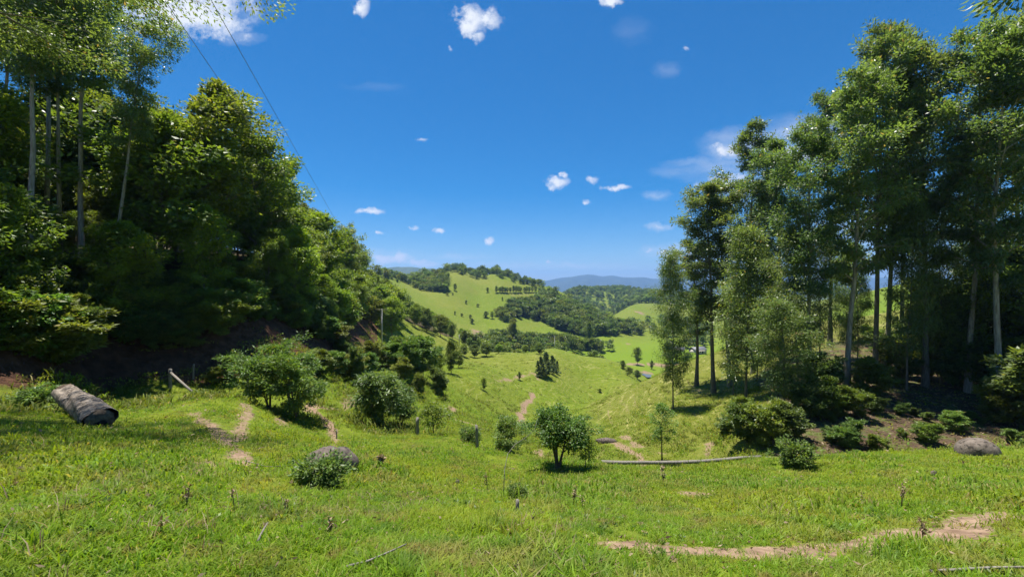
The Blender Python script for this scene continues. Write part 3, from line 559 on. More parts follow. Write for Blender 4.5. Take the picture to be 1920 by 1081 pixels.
# --- eucalyptus stand on the right: column u and distance y of the base, pixel row of the top, kind, label
RIGHT = [
 (1262, 52, 478, 'sap', 0, .95, 'slender lone eucalyptus with bare lower trunk at the left edge of the right stand'),
 (1338, 58, 352, 'euc', 0, 1.35, 'leftmost tall eucalyptus of the right stand with thick dark trunk'),
 (1412, 64, 243, 'euc', 1, 1.15, 'tall eucalyptus with rounded top against the wispy white cloud'),
 (1398, 46, 425, 'sap', 1, 1.5, 'bushy young eucalyptus with fine drooping leaves in front of the right stand'),
 (1470, 35, 565, 'sap', 0, 1.25, 'leafy eucalyptus sapling rising from the shrubs beside the fallen pole'),
 (1497, 41, 420, 'sap', 1, 1.1, 'thin leaning eucalyptus left of the shaded undergrowth'),
 (1556, 72, 180, 'euc', 2, 1.1, 'tall eucalyptus on the sunlit grass slope inside the right stand'),
 (1588, 40, 150, 'euc', 3, 1.1, 'tall eucalyptus on the left shoulder of the highest crowns'),
 (1640, 42, 95, 'euc', 0, 1.1, 'left one of two close pale trunks in the middle of the right stand'),
 (1664, 43, 52, 'euc', 1, 1.0, 'right one of two close pale trunks, under the highest crown of the stand'),
 (1735, 41, 92, 'euc', 2, 1.05, 'eucalyptus with broad dark crown right of the highest crown'),
 (1815, 39, 72, 'euc', 3, 1.05, 'eucalyptus with pointed top near the right edge of the photo'),
 (1872, 36, 90, 'euc', 1, 1.15, 'near eucalyptus with long pale trunk behind the round boulder'),
 (1520, 40, 235, 'euc', 3, .95, 'shorter eucalyptus filling the gap left of the highest crowns'),
 (1368, 60, 345, 'euc', 3, 1.25, 'low crowned eucalyptus right of the thick leftmost trunk'),
 (1466, 55, 270, 'euc', 0, 1.2, 'eucalyptus rising behind the thin leaning one'),
 (1306, 66, 455, 'euc', 2, 1.3, 'small eucalyptus filling the gap beside the slender lone one'),
 (1440, 70, 330, 'euc', 2, .9, 'eucalyptus half hidden behind the bushy young one'),
 (1690, 66, 170, 'euc', 0, 1.1, 'eucalyptus standing behind the two close pale trunks'),
 (1930, 45, 60, 'euc', 3, 1.15, 'eucalyptus cut by the right edge of the photo'),
 (1985, 38, -60, 'euc', 2, 1.15, 'eucalyptus just beyond the right edge, its outer branches showing'),
 (2060, 50, 0, 'euc', 1, 1.15, 'farther eucalyptus beyond the right edge of the photo'),
]
EXTRA = []
for i, (u, y, vt, k, vi, wd, lab) in enumerate(RIGHT):
    p = at(u, y); h = topz(vt, y)-p[2]
    plant(SP[k][vi], p, h, 'eucalyptus_tree', lab, 'tree', 'eucalyptus trees of the right stand', rz=.7+1.3*i, wide=wd*np.clip(26/max(h, 8), .75, 1.3) if k == 'euc' else wd*np.clip(14/max(h, 6), .7, 1.2))
plant(SP['euchi'][1], (22.3, 15, H1(22.3, 15)), 26, 'eucalyptus_tree', 'tall eucalyptus outside the right edge whose branch hangs into the upper corner', 'tree', 'eucalyptus trees of the right stand', rz=2.)
UMB = make_tree(97, H=19, tr=.32, lo=.66, R=8.6, prof=lambda q: 1.0-.35*q, nb=24, up=.28, sub=4, clump=1.1, lpc=250, leaf=(.16, .065), droop=.4, wob=.01, flat=.6, along=.5, bark='bark_grey', lm='euc_leaf')
plant(UMB, (-17.6, 12.2, H1(-17.6, 12.2)), 19.5, 'broadleaf_tree', 'wide crowned tree just outside the left edge that shades the lower left meadow', 'tree', rz=1.)
for i, (u, y, vt, k, wd) in enumerate([(1745, 44, 520, 1, .8), (1800, 40, 560, 1, .8), (1840, 44, 500, 3, .8), (1900, 41, 470, 1, 1.), (1950, 36, 500, 0, 1.), (1870, 52, 480, 0, 1.)]):
    p = at(u, y); plant(SP['broad'][k], p, topz(vt, y)-p[2], 'broadleaf_tree', 'dark leafy tree in the shade under the right eucalyptus stand', 'tree', 'shade trees of the right stand', wide=wd)
# thin poles of the right stand
for i, (u, y, vt) in enumerate([(1588, 53, 470), (1608, 50, 455), (1537, 58, 430), (1700, 40, 380), (1765, 42, 340), (1830, 50, 330), (1420, 58, 480), (1375, 52, 520)]):
    p = at(u, y); plant(SP['sap'][i % 2], p, topz(vt, y)-p[2], 'eucalyptus_sapling', 'slim young eucalyptus '+['just left of the two close pale trunks', 'between the sunlit slope and the two close pale trunks', 'in front of the sunlit slope of the right stand', 'in the dark shade right of the two close pale trunks', 'under the broad dark crown of the right stand', 'left of the long pale trunk near the boulder', 'on the grass right of the thick leftmost trunk', 'with its foot in the shadow of the leftmost tall trunk'][i], 'tree', 'slim eucalyptus poles of the right stand', wide=.7)
# undergrowth of the right stand
UND = [(1400, 32, 2.9), (1450, 30, 3.0), (1490, 30, 2.6), (1515, 33, 3.2), (1560, 33, 3.0), (1600, 33, 2.4), (1545, 38, 4.2), (1620, 38, 3.6), (1590, 29, 1.7), (1640, 28, 1.3), (1690, 42, 4.5), (1740, 44, 4.8), (1790, 40, 4.4), (1830, 40, 5.0), (1880, 33, 3.8), (1905, 31, 3.4), (1935, 34, 5.0), (1850, 45, 6.0), (1910, 48, 7.0), (1760, 52, 6.0), (1700, 56, 5.0), (1380, 38, 2.6), (1360, 36, 1.9), (1965, 40, 7.5), (2020, 36, 7.0), (1895, 40, 8.0), (1945, 30, 6.0), (1820, 56, 8.0), (1730, 60, 7.0), (1640, 62, 3.0), (1470, 46, 2.5)]
for i, (u, y, h) in enumerate(UND):
    plant(SP['under'][[2, 1, 0, 0, 1, 0][i % 6]] if i < 5 else SP['under'][[0, 1, 0, 3][i % 4]], at(u, y), h, 'shrub', 'leafy shrub in the undergrowth beneath the right eucalyptus stand', 'shrub', 'undergrowth of the right stand', wide=1.1)

for i in range(34):
    q = np.random.default_rng(600+i); u = q.uniform(1530, 1930); y = q.uniform(22.5, 35)
    plant(SP['under'][[0, 1, 0, 2][i % 4]], at(u, y)-np.array([0, 0, .05]), q.uniform(.5, 1.5), 'seedling', 'low leafy seedling on the shaded floor of the right stand', 'plant', 'seedlings on the shaded floor', wide=1.3)
# --- forest on the left hillside
SKY_U = [-400, 0, 150, 250, 310, 372, 440, 480, 520, 560, 600, 640, 690, 720, 760, 800, 830, 880, 920]
SKY_V = [80, 105, 140, 230, 195, 175, 205, 275, 335, 385, 415, 435, 485, 520, 560, 580, 592, 625, 640]
rg = np.random.default_rng(5); placed = []
def far_enough(x, y, d):
    return all((x-a)**2+(y-b)**2 > d*d for a, b in placed)
def forest(n, ulo, uhi, ylo, yhi, dmin, hlo, hhi, name, label, group, kinds, inset=2.0, force=False, cap=1.0, maxin=40):
    k = 0
    for _ in range(n*40):
        if k >= n: break
        y = math.exp(rg.uniform(math.log(ylo), math.log(yhi))); lf = rg.uniform(inset, maxin); x = float(np.interp(y, BY, BX))-lf; u = CU+F*x/y
        if u < ulo or u > uhi or (672 < u < 758 and y < 104) or not far_enough(x, y, dmin*(1+y/150)): continue
        z = H1(x, y); hm = topz(np.interp(u, SKY_U, SKY_V), y)-z
        h = rg.uniform(hlo, hhi)
        if h > hm*cap: h = hm*cap*rg.uniform(.88, 1.0)
        if h < hlo*.45: continue
        sp = kinds[rg.integers(len(kinds))]; plant(sp, (x, y, z), h, name, label, 'tree', group, rg=rg, wide=rg.uniform(.85, 1.2)); placed.append((x, y)); k += 1
    return k
B = SP['broad']
# named trees first
def lone(sp, u, y, vt, name, label, cat='tree', wide=1., rz=None, tilt=(0, 0), group=None):
    p = at(u, y); placed.append((p[0], p[1])); return plant(sp, p, topz(vt, y)-p[2], name, label, cat, group, rz=rz, wide=wide, tilt=tilt)
lone(B[2], 385, 38, 172, 'broadleaf_tree', 'tall olive green tree with loose top in the front of the left forest', wide=1.1)
lone(B[4], 600, 62, 408, 'broadleaf_tree', 'bright light green tree where the left forest meets the sky', wide=1.15)
lone(B[3], 478, 46, 268, 'broadleaf_tree', 'rounded green tree right of the tall olive green one', wide=1.05)
lone(SP['euchi'][2], 655, 92, 428, 'broadleaf_tree', 'thin crowned tree sticking out at the right end of the left forest', wide=.9)
lone(SP['euchi'][0], 208, 30.5, 42, 'eucalyptus_tree', 'leaning white trunked eucalyptus with drooping crown reaching into the sky', tilt=(0, .10), wide=.85, rz=0)
for i, (u, y, vt, lab) in enumerate([(152, 31, -120, 'pale eucalyptus trunk just left of the leaning one'), (88, 34, -160, 'tall pale eucalyptus at the back of the upper left grove'), (58, 27, -180, 'grey trunked eucalyptus between the left edge and the pale grove'), (-20, 38, -200, 'eucalyptus at the left edge with dark high crown'), (112, 32, -60, 'thin eucalyptus between the pale trunks of the upper left grove'), (70, 55, -60, 'slim eucalyptus behind the grove at upper left'), (15, 48, -120, 'eucalyptus deep in the grove near the left edge'), (185, 52, 30, 'eucalyptus whose top shows left of the leaning crown'), (-90, 36, -250, 'eucalyptus just outside the left edge')]):
    lone(SP['euchi'][i % 3], u, y, vt, 'eucalyptus_tree', lab, wide=.95, group='eucalyptus grove at upper left')
n6 = forest(14, 600, 690, 52, 88, 3.0, 6, 10, 'broadleaf_tree', 'yellow green tree at the right end of the left forest before the near pole', 'trees before the near pole', [B[4], B[3], SP['mid'][1], SP['mid'][0]], 1.0, maxin=9)
n1 = forest(16, -60, 660, 20, 60, 3.0, 7, 11, 'broadleaf_tree', 'broadleaf tree in the front row of the dark left forest above the bank', 'front row of the left forest', [B[0], B[1], B[3], B[4]], 2.8, maxin=6)
n2 = forest(70, -160, 720, 28, 140, 3.4, 11, 17, 'broadleaf_tree', 'broadleaf tree in the dense forest on the left hillside', 'trees of the left forest', [B[0], B[1], B[2], B[3], B[4]], 5.5, maxin=38)
for q, (u, y, vt) in enumerate([(70, 36, 300), (122, 38, 312), (165, 36, 335), (205, 40, 330), (18, 33, 285), (100, 44, 262), (160, 48, 275), (45, 41, 255), (235, 36, 330), (190, 33, 400), (140, 33, 400), (90, 31, 390), (30, 28, 380)]):
    lone(B[[0, 1, 3, 4, 1, 0, 3][q % 7]], u, y, vt, 'broadleaf_tree', 'broadleaf tree under the pale trunks of the upper left grove', group='trees under the upper left grove')
n5 = forest(40, -80, 300, 26, 62, 2.6, 9, 19, 'broadleaf_tree', 'broadleaf tree under the pale trunks of the upper left grove', 'trees under the upper left grove', [B[0], B[1], B[3], B[4]], 4., maxin=30)
n3 = forest(90, 640, 900, 90, 215, 2.6, 6, 12, 'roadside_tree', 'leafy tree on the wooded slope beyond the near utility pole', 'trees on the slope beyond the near pole', SP['mid']+[B[4], B[0]], -7, maxin=38)
placed_trees, placed = placed, []
n4 = forest(64, -120, 690, 17, 95, 1.4, 1.6, 4.5, 'understory_shrub', 'dark leafy shrub at the foot of the left forest', 'understory of the left forest', SP['under'][:3], 1.5, maxin=6)
BU = [-250, 0, 100, 200, 300, 400, 500, 600, 650]; BB = [18, 18.6, 20.6, 26.2, 28, 30.2, 37, 46.5, 50]
for k in range(66):
    u = -70+k*11.+rg.uniform(-5, 5); y = float(np.interp(u, BU, BB))+rg.uniform(1.3, 3.4); p = at(u, y); h = rg.uniform(1.3, 3.4)
    plant(SP['under'][[0, 1, 2, 3, 1][k % 5]], p-np.array([0, 0, .25]), h, 'bank_shrub', 'shrub hanging over the upper edge of the shaded earth bank', 'shrub', 'shrubs on the bank edge', rg=rg, wide=rg.uniform(1., 1.5))
print('forest', n1, n2, n3, n4)

fr = sorted([o for o in COL.objects if o.get('group') == 'front row of the left forest'], key=lambda o: o.location.x/o.location.y)
ORD = 'first second third fourth fifth sixth seventh eighth ninth tenth eleventh twelfth thirteenth fourteenth fifteenth sixteenth'.split()
for k, o in enumerate(fr): o['label'] = ORD[k]+' broadleaf tree from the left in the front row above the earth bank'

gv = sorted([o for o in COL.objects if o.get('group') == 'trees under the upper left grove'], key=lambda o: o.location.x/o.location.y)
ORD += 'seventeenth eighteenth nineteenth twentieth'.split()
for k, o in enumerate(gv[:20]): o['label'] = ORD[k]+' broadleaf tree from the left under the pale trunks of the upper left grove'
# ------------------------------------------------------------------ far pasture, woods and valley trees
SP['far'] = [make_tree(81+i, H=9, tr=.22, lo=.12, R=4.3, nb=16, up=.6, sub=1, clump=1.25, lpc=7, leaf=(1.0, .75), droop=.2, wob=.02, flat=.7, lm=['far_leaf', 'far_leaf', 'broad_leaf', 'dark_leaf', 'olive_leaf'][i]) for i in range(5)]
def far_mesh(sp, name):      # trunk and crown as one small mesh: the parts do not show at this distance
    a, b = sp['trunk'], sp['crown']; va = np.empty(len(a.vertices)*3, np.float32); a.vertices.foreach_get('co', va); vb = np.empty(len(b.vertices)*3, np.float32); b.vertices.foreach_get('co', vb)
    qa = np.array([list(p.vertices) for p in a.polygons if len(p.vertices) == 4]); qb = np.array([list(p.vertices) for p in b.polygons])+len(a.vertices)
    tint = np.empty(len(b.polygons), np.float32); b.attributes['tint'].data.foreach_get('value', tint)
    return mesh_np(name, np.concatenate([va.reshape(-1, 3), vb.reshape(-1, 3)]), [qa, qb], [a.materials[0], b.materials[0]], {'tint': ('FACE', np.concatenate([np.zeros(len(qa)), tint]))}, mat_idx=[0]*len(qa)+[1]*len(qb))
FAR = [far_mesh(s, 'far_tree') for s in SP['far']]
def inside(u, v, P):
    c = False; n = len(P)
    for i in range(n):
        (x1, y1), (x2, y2) = P[i], P[i-1]
        if (y1 > v) != (y2 > v) and u < (x2-x1)*(v-y1)/(y2-y1)+x1: c = not c
    return c
rg = np.random.default_rng(9)
def wood(poly, n, ymin, ymax, hlo, hhi, label, group, dpx=5.0, name='forest_tree', meshes=FAR, wide=(.85, 1.25), base=9.0):
    us = [p[0] for p in poly]; vs = [p[1] for p in poly]; got = []; tries = 0
    while len(got) < n and tries < n*30:
        tries += 1; u = rg.uniform(min(us), max(us)); v = rg.uniform(min(vs), max(vs))
        if not inside(u, v, poly) or any(abs(u-a) < dpx and abs(v-b) < dpx*.75 for a, b in got): continue
        got.append((u, v)); p = pix(u, v, ymin, ymax); h = rg.uniform(hlo, hhi); s = h/base; wd = s*rg.uniform(*wide)
        tag(obj(name, meshes[rg.integers(len(meshes))], None, tuple(p-np.array([0, 0, .4])), (0, 0, rg.uniform(0, 6.28)), (wd, wd, s)), label, 'tree', group)
    return len(got)
c1 = wood([(1012, 548), (1030, 546), (1052, 556), (1080, 572), (1112, 590), (1150, 606), (1198, 612), (1205, 628), (1085, 632), (1030, 610), (985, 594), (945, 603), (932, 592), (955, 572), (1008, 562)], 160, 330, 700, 8, 13, 'round crowned tree in the wood on the right flank of the far pasture hill', 'wood on the flank of the far hill', 5.2, 'hillside_tree')
c2 = wood([(690, 512), (745, 527), (790, 544), (838, 549), (840, 520), (830, 512), (800, 520), (765, 526), (735, 520)], 55, 330, 700, 7, 11, 'tree of the wood left of the far hilltop', 'wood left of the far hilltop', 5.0, 'hilltop_tree')
c3 = 0
for i in range(74):
    u = 836+(i+rg.uniform())/74*182; y = rg.uniform(572, 640); p = at(u, y); p[2] -= .4; h = rg.uniform(6.5, 10.5); s = h/9
    tag(obj('hilltop_tree', FAR[rg.integers(4)], None, tuple(p), (0, 0, rg.uniform(0, 6.28)), (s, s, s)), 'tree of the dark belt along the crest of the far hill', 'tree', 'tree belt on the far crest')
c4 = wood([(885, 648), (905, 636), (940, 628), (1000, 622), (1060, 634), (1110, 640), (1150, 655), (1118, 662), (1040, 662), (950, 668)], 90, 228, 340, 6, 11, 'leafy tree in the belt behind the green knoll', 'tree belt behind the knoll', 6.0, 'valley_tree')
for i in range(64):
    u = 872+i*5.0+rg.uniform(-2, 2); y = rg.uniform(198, 226) if u > 960 else rg.uniform(182, 205); p = at(u, y); p[2] -= .3; h = rg.uniform(3.0, 6.5)*(.75 if u > 1130 else 1); s = h/9
    tag(obj('hedge_shrub', FAR[[0, 2, 3, 0, 4][rg.integers(5)]], None, tuple(p), (0, 0, rg.uniform(0, 6.28)), (s*1.1, s*1.1, s)), 'shrub in the dark hedge just behind the crest of the knoll', 'shrub', 'hedge behind the knoll crest')
c5 = wood([(1200, 605), (1240, 600), (1330, 610), (1340, 650), (1280, 655), (1225, 630), (1200, 622)], 34, 260, 700, 7, 12, 'tree on the valley floor seen between the right eucalyptus trunks', 'trees on the valley floor', 7.0, 'valley_tree')
print('woods', c1, c2, c4, c5)
# woodland on the distant hills reads as one mass
def far_wood():
    P = []; rg2 = np.random.default_rng(4)
    while len(P) < 1500:
        y = rg2.uniform(720, 1900); u = rg2.uniform(1010, 1330); x = (u-CU)/F*y
        P.append((x, y))
    while len(P) < 1900:
        y = rg2.uniform(640, 1100); u = rg2.uniform(560, 960); P.append(((u-CU)/F*y, y))
    P = np.array(P); z = height(P[:, 0], P[:, 1])-.5; n = len(P)
    k = ~((P[:, 1] < 800) & (P[:, 0] > 120)); P, z = P[k], z[k]; n = len(P)
    scatter('distant_woodland', np.column_stack([P, z]), np.stack([np.zeros(n), np.zeros(n), rg2.uniform(0, 6.28, n)], 1), rg2.uniform(1.1, 1.9, n), rg2.integers(0, 4, n), FAR[:4], 'dark woodland covering the distant hills behind the valley')
def wood_fill():
    rg2 = np.random.default_rng(14); P = []
    polys = [([(1012, 548), (1030, 546), (1052, 556), (1080, 572), (1112, 590), (1150, 606), (1198, 612), (1205, 628), (1085, 632), (1030, 610), (985, 594), (945, 603), (932, 592), (955, 572), (1008, 562)], 330, 330, 700), ([(695, 514), (745, 528), (790, 545), (838, 549), (840, 524), (830, 514), (800, 522), (765, 528), (735, 522)], 110, 330, 700), ([(890, 646), (910, 636), (940, 630), (1000, 624), (1060, 636), (1110, 642), (1130, 655), (1040, 660), (950, 666)], 90, 228, 340)]
    for po, n, y0, y1 in polys:
        us = [q[0] for q in po]; vs = [q[1] for q in po]; k = 0
        while k < n:
            u = rg2.uniform(min(us), max(us)); v = rg2.uniform(min(vs), max(vs))
            if inside(u, v, po): P.append(pix(u, v, y0, y1)-np.array([0, 0, .5])); k += 1
    n = len(P); scatter('woodland', np.array(P), np.stack([np.zeros(n), np.zeros(n), rg2.uniform(0, 6.28, n)], 1), rg2.uniform(.55, 1.0, n), rg2.integers(0, 5, n), FAR, 'dense smaller trees filling the woods of the far hill')
wood_fill()
far_wood()
# trees and bushes standing alone on the far pasture
MIDM = [far_mesh(s, 'lone_tree') for s in SP['mid']]
for u, vb, vt, k, wd, lab in [
 (853, 545, 529, 0, .7, 'thin tree standing above the middle of the far pasture'), (914, 548, 537, 0, .9, 'small spreading tree alone on the upper right far pasture'), (839, 553, 547, 2, 1.6, 'low grey green bush left on the far pasture'), (849, 553, 547, 3, .9, 'tiny dark bush beside the low grey green bush'),
 (874, 569, 561, 3, 1.0, 'dark tree in the middle of the far pasture'), (896, 575, 568, 2, 1.5, 'round grey green bush right of the dark pasture tree'), (866, 515, 509, 3, 1.8, 'dark thicket just under the far hilltop'), (853, 590, 581, 0, .9, 'small tree low on the far pasture'), (866, 592, 586, 3, 1.5, 'low bush beside the small tree on the far pasture'),
 (885, 606, 595, 3, 1.3, 'dark round tree at the foot of the far pasture'), (882, 597, 588, 2, 1.1, 'pale tree just above the dark round one'), (911, 595, 581, 3, 1.3, 'dark bush cluster at the lower right of the far pasture'), (923, 597, 581, 0, .8, 'thin tree right of the dark bush cluster'), (930, 587, 576, 1, .9, 'light tree near the edge of the flank wood'), (942, 563, 555, 0, .8, 'small tree below the planted row'),
 (745, 530, 521, 1, 1.0, 'spreading tree at the left end of the far pasture'), (766, 533, 525, 3, 1.2, 'dark tree near the wood left of the hilltop'), (733, 536, 527, 2, 1.4, 'brownish bush at the left edge of the far pasture')]:
    p = pix(u, vb, 300); h = .85*(vb-vt)/F*p[1]; s = h/9.
    tag(obj('pasture_tree', MIDM[k], None, tuple(p-np.array([0, 0, .2])), (0, 0, rg.uniform(0, 6.28)), (s*wd, s*wd, s)), lab, 'tree', 'lone trees on the far pasture')
for i in range(15):
    p = pix(931+i*5.2+rg.uniform(-1.5, 1.5), 549-.1*i, 330); s = .85+.15*rg.uniform(); tag(obj('row_tree', MIDM[i % 2], None, tuple(p), (0, 0, i), (s*rg.uniform(.7, 1.05), s*.8, s*rg.uniform(.75, 1.1))), 'slim tree of the straight planted row across the far pasture', 'tree', 'planted row on the far pasture')
# trees of the valley with a face of their own: base pixel, top pixel, kind, spread
for u, vb, vt, k, wd, nm, lab, ym in [
 (962, 652, 598, 'm2', .55, 'tall_tree', 'tall dark feathery tree standing above the belt behind the knoll', 200), (1104, 648, 606, 'm3', .6, 'tall_tree', 'grey green tall tree at the left edge of the valley field', 220), (1112, 658, 636, 'm1', 1.0, 'tree', 'bright green round tree in front of the valley field', 205),
 (1195, 683, 652, 'm0', .8, 'tree', 'small green tree beside the valley road', 200), (1222, 692, 676, 'm3', .7, 'tree', 'tiny dark tree on the bank above the pond', 200), (1290, 690, 660, 'm1', 1.5, 'bush', 'broad bright green bush behind the crest of the right slope', 130), (1255, 680, 640, 'm0', .9, 'tree', 'green tree above the valley road left of the broad bush', 240),
 (1016, 707, 668, 'sap', .9, 'pine_tree', 'left tree of the dark clump on the green knoll', 90), (1024, 705, 660, 'sap', .95, 'pine_tree', 'middle and tallest tree of the dark clump on the knoll', 90), (1037, 702, 666, 'sap', 1.1, 'pine_tree', 'right tree of the dark clump on the knoll', 90), (1009, 706, 676, 'sap', .8, 'pine_tree', 'small outer tree at the left of the knoll clump', 90), (1044, 700, 676, 'sap', .8, 'pine_tree', 'small outer tree at the right of the knoll clump', 90),
 (974, 712, 697, 'm3', .8, 'bush', 'tiny bush left of the knoll clump', 90), (907, 731, 709, 'm0', .8, 'bush', 'small upright bush on the slope left of the soil track', 60), (1125, 735, 728, 'm1', 1.5, 'bush', 'yellowish low bush by the gully', 90), (1195, 710, 694, 'm3', 1.5, 'bush', 'dark bush on the pond side of the knoll', 150), (1180, 706, 690, 'm2', 1.3, 'bush', 'grey green bush on the right end of the knoll', 150), (1168, 690, 676, 'm3', 1.2, 'bush', 'dark bush on the crest at the right of the knoll', 150)]:
    sp = SP['mid'][int(k[1])] if k[0] == 'm' else SP['pine'][int(u) % 2]
    p = pix(u, vb, ym); plant(sp, p, (vb-vt)/F*p[1], nm, lab, 'bush' if nm == 'bush' else 'tree', None, wide=wd*(1.05 if k == 'sap' else 1))
# shrubs along the road below the left forest
ROAD = [(790, 706, 632, 0, 1.0, 'big pale green shrub right of the near utility pole'), (769, 700, 640, 1, .9, 'light green shrub between the pole and the big pale shrub'), (815, 712, 650, 0, .8, 'tall bluish green shrub on the road edge'), (827, 741, 690, 3, .8, 'small dark tree on a thin stem below the road edge'), (846, 700, 640, 3, .7, 'dark upright shrub near the second utility pole'), (741, 690, 640, 1, 1.1, 'yellow green shrub at the foot of the near utility pole'), (722, 686, 648, 2, 1.2, 'olive shrub left of the near utility pole'), (757, 708, 670, 2, 1.0, 'brownish shrub on the slope below the near pole'), (700, 690, 640, 2, 1.0, 'olive shrub under the earth bank'), (671, 722, 655, 3, .55, 'dark narrow conifer like shrub above the grass'), (655, 712, 662, 2, 1.2, 'broad olive shrub left of the narrow dark one'), (690, 708, 662, 0, .9, 'green shrub right of the narrow dark one'), (630, 706, 660, 1, 1.1, 'light shrub at the forest foot'), (600, 702, 655, 2, 1.2, 'dry olive shrub behind the big bush'), (575, 706, 664, 0, 1.0, 'green shrub partly hidden by the big bush'), (870, 668, 645, 0, 1.3, 'round shrub on the knoll edge by the road'), (890, 670, 646, 3, 1.3, 'dark round shrub on the knoll edge'), (912, 668, 644, 0, 1.4, 'wide green shrub on the knoll edge'), (935, 662, 645, 1, 1.3, 'light green shrub at the knoll edge'), (860, 690, 660, 2, 1.1, 'olive shrub where the road meets the knoll'), (1012, 664, 646, 3, 1.4, 'dark rounded shrub at the track head on the knoll'), (985, 660, 646, 0, 1.4, 'green shrub behind the knoll crest'), (430, 712, 668, 1, .8, 'light green fern like shrub at the bank foot'), (402, 716, 688, 2, 1.3, 'dry grassy bush near the thin fence post'), (785, 740, 700, 2, .8, 'small shrub in the shade of the road shrubs'), (750, 690, 632, 0, .8, 'slender green shrub behind the near utility pole')]
for i, (u, vb, vt, k, wd, lab) in enumerate(ROAD):
    p = pix(u, vb, 26 if u < 700 else 34, 240); plant(SP['mid'][k] if p[1] > 60 else SP['under'][[2, 2, 3, 0][k]], p, (vb-vt)/F*p[1], 'roadside_shrub', lab, 'shrub', 'shrubs along the road', wide=wd)

# ------------------------------------------------------------------ near bushes and small trees
bushA = make_tree(201, H=3.8, tr=.07, lo=.26, R=2.1, nb=42, up=.8, sub=3, clump=.40, lpc=30, leaf=(.17, .07), droop=.25, wob=.03, flat=.45, stems=3, lm='bush_leaf')
bushB = make_tree(202, H=3.2, tr=.07, lo=.16, R=1.8, nb=32, up=.75, sub=3, clump=.36, lpc=34, leaf=(.17, .07), droop=.3, wob=.03, flat=.6, stems=2, lm='bush_leaf')
mango = make_tree(203, H=3.6, tr=.08, lo=.26, R=1.6, nb=32, up=.9, sub=3, clump=.38, lpc=24, leaf=(.26, .075), droop=.8, wob=.03, flat=.9, stems=2, lm='dark_leaf')
citrus = make_tree(204, H=2.9, tr=.12, lo=.42, R=1.25, nb=46, up=.7, sub=3, clump=.36, lpc=40, leaf=(.12, .065), droop=.25, wob=.03, flat=.7, stems=3, lm='bush_leaf', bark='bark')
limet = make_tree(205, H=2.2, tr=.04, lo=.35, R=.95, nb=18, up=.6, sub=2, clump=.28, lpc=16, leaf=(.15, .06), droop=.6, wob=.03, flat=.8, lm='lime_leaf', bark='bark')
sapl = make_tree(206, H=4.6, tr=.06, lo=.40, R=1.0, nb=20, up=.5, sub=2, clump=.35, lpc=20, leaf=(.16, .06), droop=.5, wob=.02, flat=.7, lm='bush_leaf', bark='bark')
weed = make_tree(207, H=.75, tr=.012, lo=.08, R=.55, nb=34, up=.7, sub=2, clump=.13, lpc=22, leaf=(.085, .038), droop=.2, wob=.04, flat=.8, stems=4, lm='dark_leaf')
def put(sp, u, vb, vt, name, label, cat, ym=1.6, wide=1., rz=None):
    p = pix(u, vb, ym); return plant(sp, p-np.array([0, 0, .03]), (vb-vt)/F*p[1], name, label, cat, None, rz=rz, wide=wide)
put(bushA, 505, 768, 645, 'bush', 'large bright green bush on dark stems beside the dirt trail', 'bush', 18, 1.0)
put(bushB, 558, 788, 672, 'bush', 'lower green bush leaning against the large one, above the trail', 'bush', 18, 1.0)
put(mango, 716, 806, 700, 'small_tree', 'dark leaved small tree with drooping leaves left of the pale fence post', 'tree', 20, 1.15)
put(mango, 752, 800, 730, 'small_tree', 'lower companion of the dark leaved small tree', 'tree', 20, .95, 2.2)
put(limet, 814, 815, 748, 'small_tree', 'little yellow green tree right of the pale fence post', 'tree', 20, 1.2)
put(citrus, 1046, 880, 770, 'small_tree', 'round green tree with several dark trunks at the edge of the slope', 'tree', 14, 1.0)
put(limet, 1099, 884, 818, 'small_tree', 'slim sapling right of the round green tree', 'tree', 14, .9)
put(bushB, 952, 852, 790, 'bush', 'dark tangled bush left of the round green tree', 'bush', 22, 1.1)
put(sapl, 1241, 866, 752, 'small_tree', 'thin sapling with light crown standing by the eroded soil', 'tree', 24, 1.0)
put(weed, 596, 912, 850, 'weed_bush', 'low dark leafy weed in front of the dark boulder', 'plant', 1.6, 1.1)
put(weed, 969, 936, 903, 'weed_bush', 'small dark leafy weed beside the short stake', 'plant', 1.6, .9)
put(weed, 1492, 872, 822, 'weed_bush', 'yellowish weed on the grass edge before the undergrowth', 'plant', 1.6, 1.0)
put(weed, 880, 838, 806, 'weed_bush', 'dark weed left of the white fence post', 'plant', 20, 1.0)
put(weed, 80, 762, 722, 'weed_bush', 'pale leafy weed growing over the upper end of the log', 'plant', 10, 1.2)
put(weed, 130, 770, 738, 'weed_bush', 'low broad leaved weed beside the log', 'plant', 10, 1.4)
